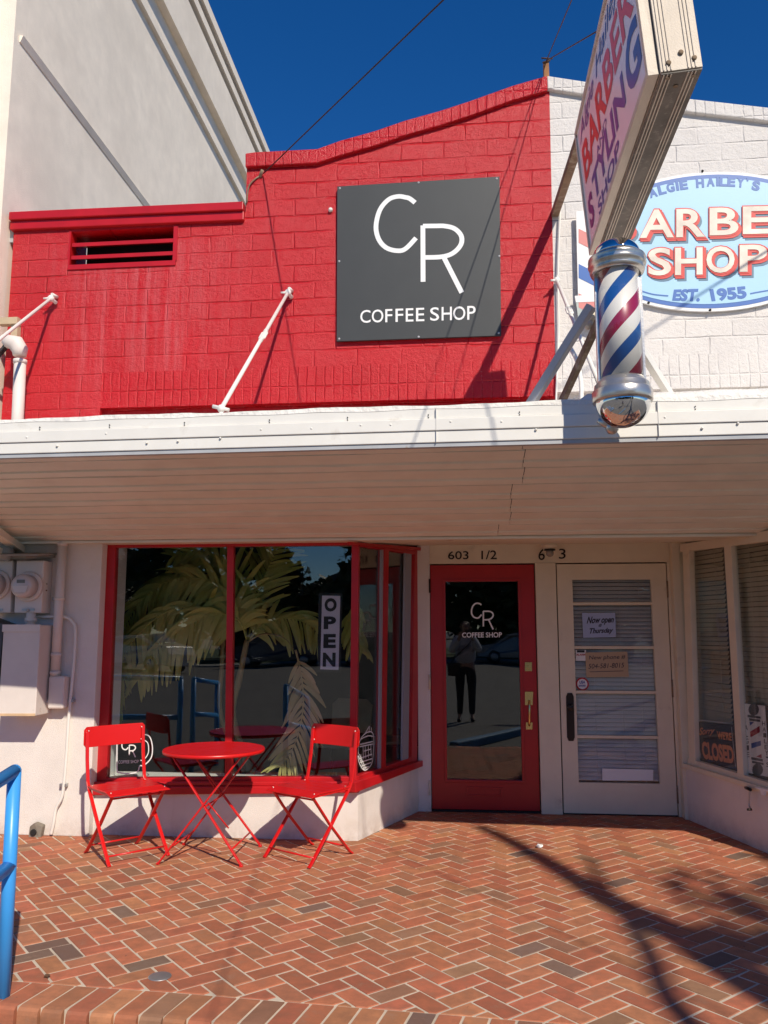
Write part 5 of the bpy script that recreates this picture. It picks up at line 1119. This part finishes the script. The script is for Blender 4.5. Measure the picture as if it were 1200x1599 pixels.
# ================================================================ what stands behind the camera and shows in the glass
# bare limbed street tree whose trunk and limb shade the paving
def tree(name, base, trunk, limbs, label, crown=None, seed=0, cat='tree', group=None, leaf=.12, dens=2200):
    r = empty(name, base, label, cat, group); m = MB(); m.tube(smooth_path(trunk[0], 5), trunk[1] if isinstance(trunk[1], (int, float)) else [trunk[1][0] + (trunk[1][1] - trunk[1][0]) * i / ((len(trunk[0]) - 1) * 5) for i in range((len(trunk[0]) - 1) * 5 + 1)], 12)
    for pts, r0_, r1_ in limbs: sp = smooth_path(pts, 4); m.tube(sp, [r0_ + (r1_ - r0_) * i / (len(sp) - 1) for i in range(len(sp))], 8)
    m.build('trunk', 'bark', r)
    if crown:
        rr = random.Random(seed); m = MB(); cl = []
        for (cx, cy, cz, rx, ry, rz_) in crown:
            for _ in range(int(22)):
                a, b = rr.uniform(0, 2 * pi), rr.uniform(-1, 1); k = rr.uniform(.35, 1) ** .5; s2 = sqrt(1 - b * b); cl.append((cx + rx * k * s2 * cos(a), cy + ry * k * s2 * sin(a), cz + rz_ * k * b, rr.uniform(.25, .6) * min(rx, rz_) * .8))
        per = max(1, dens // len(cl))
        for cx, cy, cz, cr_ in cl:
            for _ in range(per):
                g_ = V((rr.gauss(0, .45), rr.gauss(0, .45), rr.gauss(0, .4))) * cr_; c = V((cx, cy, cz)) + g_; a = V((rr.uniform(-1, 1), rr.uniform(-1, 1), rr.uniform(-.6, .6))).normalized(); b = a.orthogonal().normalized(); b = (b * cos(rr.random() * 6) + a.cross(b) * sin(rr.random() * 6)); s_ = leaf * rr.uniform(.6, 1.4)
                m.bm.faces.new([m.bm.verts.new(c + p) for p in (a * s_, b * s_ * .55, -a * s_, -b * s_ * .55)])
        m.build('crown', 'tree_leaf', r)
    return r
A3 = V((SUN_A, -1, SUN_T))
def src(x, y, t): return V((x, y, 0)) + A3 * t
trk = [V((4.45, -3.4, -.09)), V((4.6, -3.45, 3.0)), V((4.8, -3.5, 5.4)), src(1.243, 3.879, 7.4), src(1.069, 4.409, 7.9), src(.798, 4.959, 8.46), src(.553, 5.627, 9.1), src(.303, 6.25, 9.75), src(.08, 6.72, 10.2)]
lim1 = [V((4.7, -3.5, 4.6)), V((4.55, -3.9, 6.0)), src(.84, 3.528, 7.6), src(.834, 4.303, 8.4), src(.80, 5.071, 9.2), src(.789, 5.876, 9.9)]
tree('street_tree', (4.45, -3.4, -.09), (trk, (.19, .055)), [(lim1, .075, .03), ([V((4.7, -3.5, 4.2)), V((5.6, -3.2, 6.0)), V((7.0, -3.0, 7.6))], .09, .04), ([V((4.8, -3.5, 5.0)), V((5.4, -4.6, 7.0)), V((6.6, -5.6, 8.6))], .08, .04)], 'slim street tree behind the camera whose trunk shades the paving', [(7.6, -3.0, 8.0, 1.2, 1.2, .8), (7.2, -5.8, 9.2, 1.2, 1.2, .8)], 11, dens=3500, leaf=.07)
for i, (x, y, h, w_) in enumerate(((-16.5, -33, 9.5, 5), (-12.2, -36, 8.0, 4.2), (-5.2, -34, 8.6, 3.6), (-2.6, -35, 9.6, 4.0), (1.0, -33, 10, 4.4), (6.6, -36, 10, 4.6), (4.2, -34, 10.5, 5), (9, -33, 9, 4.5), (15, -36, 11, 6), (23, -36, 9, 5), (-30, -40, 12, 6), (-8.9, -39, 4.6, 3.4))):
    rr = random.Random(40 + i); b_ = V((x, y, -.09))
    tree('roadside_tree', b_, ([b_, b_ + V((.1, 0, h * .3)), b_ + V((.3, 0, h * .55))], (.28, .14)), [([b_ + V((.1, 0, h * .3)), b_ + V((-w_ * .3, .3, h * .55))], .12, .05), ([b_ + V((.1, 0, h * .35)), b_ + V((w_ * .35, -.3, h * .6))], .12, .05)],
         'broad dark tree across the lot mirrored in the shop glass', [(x, y, h * .52, w_ * .62, 2.4, h * .26), (x, y, h * .2, w_ * .6, 2, h * .16), (x - w_ * .35, y + .5, h * .38, w_ * .45, 2, h * .24), (x + w_ * .35, y + .3, h * .42, w_ * .45, 2, h * .24), (x + .3, y, h * .74, w_ * .4, 2, h * .2)], 60 + i, group='trees across the lot', leaf=.34, dens=4200)
m = MB(); m.box((-60, -60, -.084), (60, -29, -.02)); tag(m.build('lawn', 'grass'), kind='structure')
m = MB(); m.box((-60, -28.6, -.084), (60, -26.5, -.01)); tag(m.build('far_pavement', 'concrete'), kind='structure')
hb = empty('white_house', (-22, -31, 0), 'white clapboard house across the lot mirrored at the left of the window', 'house')
m = MB(); m.box((-26, -37, -.05), (-19.2, -30, 5.0)); m.build('wall', paint('house_white', (.70, .70, .68), .7), hb)
m = MB(); m.prism([(-26.4, -29.6, 5.0), (-18.8, -29.6, 5.0), (-22.6, -29.6, 7.4)], (0, -8, 0)); m.build('roof', paint('shingle', (.10, .10, .10), .9), hb)
for x in (-24, -21): m = MB(); m.box((x, -30.02, 1.2), (x + 1, -29.96, 3.2)); m.build('window', 'dark', hb)
hb = empty('brick_house', (-6, -34, 0), 'low tan house with a dark roof mirrored behind the palm', 'house')
m = MB(); m.box((-11.5, -45, -.05), (-3, -41, 3.6)); m.build('wall', paint('house_tan', (.36, .26, .20), .8), hb)
m = MB(); m.prism([(-12, -40.6, 3.6), (-2.5, -40.6, 3.6), (-7.2, -40.6, 5.6)], (0, -5, 0)); m.build('roof', paint('shingle_grey', (.16, .17, .19), .9), hb)
fn = empty('picket_fence', (0, -29.3, 0), 'low dark metal fence along the far side of the lot', 'fence')
m = MB(); m.box((-26, -29.32, 1.0), (26, -29.28, 1.05)); m.box((-26, -29.32, .2), (26, -29.28, .25)); m.build('rail', 'bronze', fn)
for k in range(27): m = MB(); m.box((-26 + k * 2, -29.34, -.09), (-25.93 + k * 2, -29.27, 1.2)); m.build('post', 'bronze', fn)
def car(x, y, rz, paintc, label):
    r = empty('parked_car', (x, y, -.085), label, 'car', 'cars parked across the lot', rz)
    prof = [(-2.2, .30), (-2.22, .62), (-2.1, .86), (-1.35, .96), (-.75, 1.38), (-.2, 1.46), (.7, 1.42), (1.5, 1.05), (2.1, .95), (2.22, .70), (2.2, .30)]
    m = MB(); n = len(prof); ring = []
    for y_, k in ((-.88, .0), (-.86, 1), (.86, 1), (.88, .0)):
        ring.append([m.bm.verts.new((px_, (y_ * (1 if pz_ < .96 else .82)), pz_ if k else pz_ * .98 + .01)) for px_, pz_ in prof])
    for a, b in zip(ring, ring[1:]):
        for i in range(n): m.bm.faces.new((a[i], a[(i + 1) % n], b[(i + 1) % n], b[i]))
    m.bm.faces.new(ring[0]); m.bm.faces.new(ring[-1][::-1]); m.build('body', plain('car_paint', paintc, .2, .3), r, .04, keep=True)
    m = MB()
    for s_ in (-1, 1): m.prism([(-1.1, s_ * .735, 1.02), (-.68, s_ * .735, 1.32), (.65, s_ * .735, 1.34), (1.25, s_ * .735, 1.04)], (0, s_ * .012, 0))
    m.prism([(-1.36, -.62, .985), (-1.36, .62, .985), (-.80, .60, 1.37), (-.80, -.60, 1.37)], (-.02, 0, .02)); m.prism([(1.5, -.62, 1.07), (1.5, .62, 1.07), (.78, .60, 1.405), (.78, -.60, 1.405)], (.02, 0, .02)); m.build('window', plain('car_glass', (.02, .025, .03), .05, 0, .8), r, keep=True)
    for px_ in (-1.38, 1.38):
        for s_ in (-1, 1):
            m = MB(); m.lathe([(.20, s_ * .70), (.31, s_ * .70), (.32, s_ * .80), (.31, s_ * .89), (.20, s_ * .89)], (px_, 0, .32), 22, 'y'); wh_ = m.build('wheel', 'black', r, keep=True)
            m = MB(); m.lathe([(.02, s_ * .895), (.19, s_ * .893), (.20, s_ * .88)], (px_, 0, .32), 18, 'y'); rim = m.build('rim', 'steel', wh_, keep=True)
    for s_ in (-1, 1): m = MB(); m.box((-2.23, s_ * .62 - .15, .62), (-2.15, s_ * .62 + .15, .76)); m.build('headlight', 'white', r, keep=True)
car(-12.8, -19, radians(15), (.50, .50, .50), 'silver car parked across the lot, mirrored left in the window')
car(-3.5, -25, radians(4), (.03, .03, .035), 'black car parked across the lot, mirrored behind the OPEN sign')
car(2.6, -25, radians(-3), (.28, .30, .33), 'grey car parked across the lot, mirrored in the red door')
car(-8.6, -25.4, radians(0), (.05, .06, .08), 'dark blue car parked across the lot between silver and black cars')
m = MB(); a, b = V((-.2, 3.12, 0)), V((.85, 1.25, 0)); m.bar(a + V((0, 0, -.03)), b + V((0, 0, -.03)), .15, .11); tag(m.build('wheel_stop', paint('blue_stop', (.09, .20, .33), .7), None, .02), 'blue painted wheel stop at the terrace edge mirrored in the red door', 'wheel stop')
up = empty('utility_pole', (4.0, -2.0, -.09), 'short grey utility post behind the camera that carries the overhead cable', 'pole'); up.location = (5.9, -9.0, -.09)
m = MB(); m.tube([(5.9, -9.0, -.1), (5.9, -9.0, 9.0)], [.15, .11], 12); m.build('shaft', 'bark', up); m = MB(); m.bar((5.0, -9.0, 8.4), (6.8, -9.0, 8.4), .1, .12); m.build('cross_arm', 'bark', up)

# ================================================================ the photographer, mirrored in the red door
def skin_obj(name, verts, edges, rad, mat, parent, root=0, sub=2):
    me = bpy.data.meshes.new(name); me.from_pydata([V(v) for v in verts], edges, []); o = bpy.data.objects.new(name, me); col.objects.link(o)
    sk = o.modifiers.new('skin', 'SKIN'); sk.use_smooth_shade = True
    for i, r_ in enumerate(rad): d = me.skin_vertices[0].data[i]; d.radius = r_ if isinstance(r_, tuple) else (r_, r_); d.use_root = (i == root)
    o.modifiers.new('sub', 'SUBSURF').levels = sub; o.modifiers['sub'].render_levels = sub
    bpy.context.view_layer.update(); m2 = bpy.data.meshes.new_from_object(o.evaluated_get(bpy.context.evaluated_depsgraph_get())); bpy.data.objects.remove(o)
    m2.materials.clear(); m2.materials.append(mat); m2.name = name
    for p in m2.polygons: p.use_smooth = True
    n = bpy.data.objects.new(name, m2); col.objects.link(n)
    if parent: n.parent = parent; m2.transform(Matrix.Translation(-org(parent)))
    return n
GZ = -.085; pr_ = empty('person', (-.02, -.50, GZ), 'person in pale top and dark trousers holding up a phone before the shops', 'person')
skin = paint('skin', (.45, .27, .19), .55, .06); top = paint('pale_grey_top', (.46, .47, .52), .85, .08, 90, .3); jean = paint('dark_trousers', (.018, .018, .022), .8); hairm = paint('brown_hair', (.10, .06, .035), .6, .3, 80, .5)
bv, be, br = [], [], []
def add(p, r_, par=None):
    bv.append(p); br.append(r_); i = len(bv) - 1
    if par is not None: be.append((par, i))
    return i
y0 = -.50
pel = add((-.02, y0, .90), (.13, .09)); wai = add((-.02, y0, 1.05), (.115, .08), pel); che = add((-.02, y0 + .01, 1.24), (.14, .095), wai); nk0 = add((-.02, y0, 1.37), .06, che); nk1 = add((-.02, y0 + .01, 1.43), .05, nk0)
chn = add((-.02, y0 + .035, 1.48), (.06, .065), nk1); hd = add((-.02, y0 + .025, 1.56), (.075, .092), chn); hd2 = add((-.02, y0 + .015, 1.635), (.055, .065), hd); nose = add((-.02, y0 + .125, 1.535), .012, hd)
for s_ in (-1, 1):
    sh = add((-.02 + s_ * .155, y0, 1.335), .055, che); el = add((-.02 + s_ * .225, y0 + .14, 1.13), .040, sh); wr = add((-.02 + s_ * .105, y0 + .36, 1.37), .026, el)
    pm = add((-.02 + s_ * .092, y0 + .41, 1.42), (.032, .018), wr)
    for k, (dx, dz, ln_) in enumerate(((.0, .030, .9), (.002, .012, 1.0), (.0, -.006, .95), (-.004, -.022, .75))):
        f1 = add((-.02 + s_ * (.092 + .006), y0 + .445, 1.43 + dz), .0085, pm); f2 = add((-.02 + s_ * (.082), y0 + .470, 1.435 + dz), .008, f1); add((-.02 + s_ * (.058 - dx), y0 + .474 , 1.438 + dz * ln_), .007, f2)
    t1 = add((-.02 + s_ * .068, y0 + .425, 1.415), .010, pm); add((-.02 + s_ * .055, y0 + .438, 1.435), .009, t1)
    hp = add((-.02 + s_ * .085, y0, .84), .085, pel); kn = add((-.02 + s_ * .10, y0 + .01, .46), .055, hp); an = add((-.02 + s_ * .11, y0 - .01, .04), .036, kn); add((-.02 + s_ * .125, y0 + .12, -.05), (.04, .028), an)
skin_obj('body', bv, be, br, skin, pr_)
vs = [(-.02, y0, .86), (-.02, y0, 1.05), (-.02, y0 + .01, 1.24), (-.02, y0, 1.36)]; rs_ = [(.19, .13), (.175, .125), (.19, .13), .085]; es = [(0, 1), (1, 2), (2, 3)]
for s_ in (-1, 1):
    b0 = len(vs); vs += [(-.02 + s_ * .155, y0, 1.335), (-.02 + s_ * .228, y0 + .14, 1.125), (-.02 + s_ * .118, y0 + .335, 1.345)]; rs_ += [.088, .072, .050]; es += [(2, b0), (b0, b0 + 1), (b0 + 1, b0 + 2)]
skin_obj('top', vs, es, rs_, top, pr_)
vs = [(-.02, y0, .93), (-.02, y0, .86)]; rs_ = [(.145, .105), (.15, .11)]; es = [(0, 1)]
for s_ in (-1, 1):
    b0 = len(vs); vs += [(-.02 + s_ * .088, y0, .80), (-.02 + s_ * .10, y0 + .01, .46), (-.02 + s_ * .11, y0 - .01, .03)]; rs_ += [.10, .07, .055]; es += [(1, b0), (b0, b0 + 1), (b0 + 1, b0 + 2)]
skin_obj('trousers', vs, es, rs_, jean, pr_)
vs = [(-.02, y0 - .02, 1.655), (-.02, y0 - .035, 1.58), (-.02, y0 - .045, 1.48), (-.02, y0 - .05, 1.38)]; skin_obj('hair', vs, [(0, 1), (1, 2), (2, 3)], [(.07, .065), (.095, .075), (.09, .06), (.07, .035)], hairm, pr_)
for s_ in (-1, 1):
    skin_obj('shoe', [(-.02 + s_ * .11, y0 - .03, -.03), (-.02 + s_ * .12, y0 + .06, -.045), (-.02 + s_ * .128, y0 + .15, -.055)], [(0, 1), (1, 2)], [.045, (.046, .035), (.042, .026)], M['black'], pr_)
    m = MB(); m.ball((-.02 + s_ * .031, y0 + .108, 1.560), .011, 10); m.build('eye', 'black', pr_)
    m = MB(); m.lathe([(.012, -.01), (.024, 0), (.012, .01)], (-.02 + s_ * .088, y0 + .02, 1.55), 10); m.build('ear', skin, pr_)
m = MB(); m.prism([(-.045, y0 + .118, 1.497), (.005, y0 + .118, 1.497), (-.003, y0 + .118, 1.490), (-.037, y0 + .118, 1.490)], (0, -.02, 0)); m.build('mouth', plain('lips', (.35, .12, .10)), pr_)
ph = empty('phone', (0, -.035, 1.46), 'dark phone held up by the person mirrored in the red door', 'phone'); m = MB(); m.box((-.038, -.036, 1.385), (.038, -.028, 1.515)); m.build('case', 'black', ph, .004); 
m = MB(); m.lathe([(.008, -.0275), (.008, -.026)], (-.022, 0, 1.50), 12, 'y'); m.build('lens', 'chrome', ph)
bg = empty('shoulder_bag', (.2, y0, .85), 'black shoulder bag hanging at the side of the mirrored person', 'bag'); m = MB(); m.prism([(-.30, y0 + .10, .70), (-.10, y0 + .14, .70), (-.10, y0 + .14, .92), (-.30, y0 + .10, .92)], (-.02, .07, 0)); m.build('pouch', 'black', bg, .015)
m = MB(); m.tube(smooth_path([(-.25, y0 + .14, .92), (-.12, y0 + .135, 1.10), (.04, y0 + .135, 1.27), (.11, y0 + .06, 1.40), (.06, y0 - .08, 1.38), (-.12, y0 - .14, 1.15), (-.26, y0 + .06, .92)], 5), .011, 6); m.build('strap', 'black', bg)
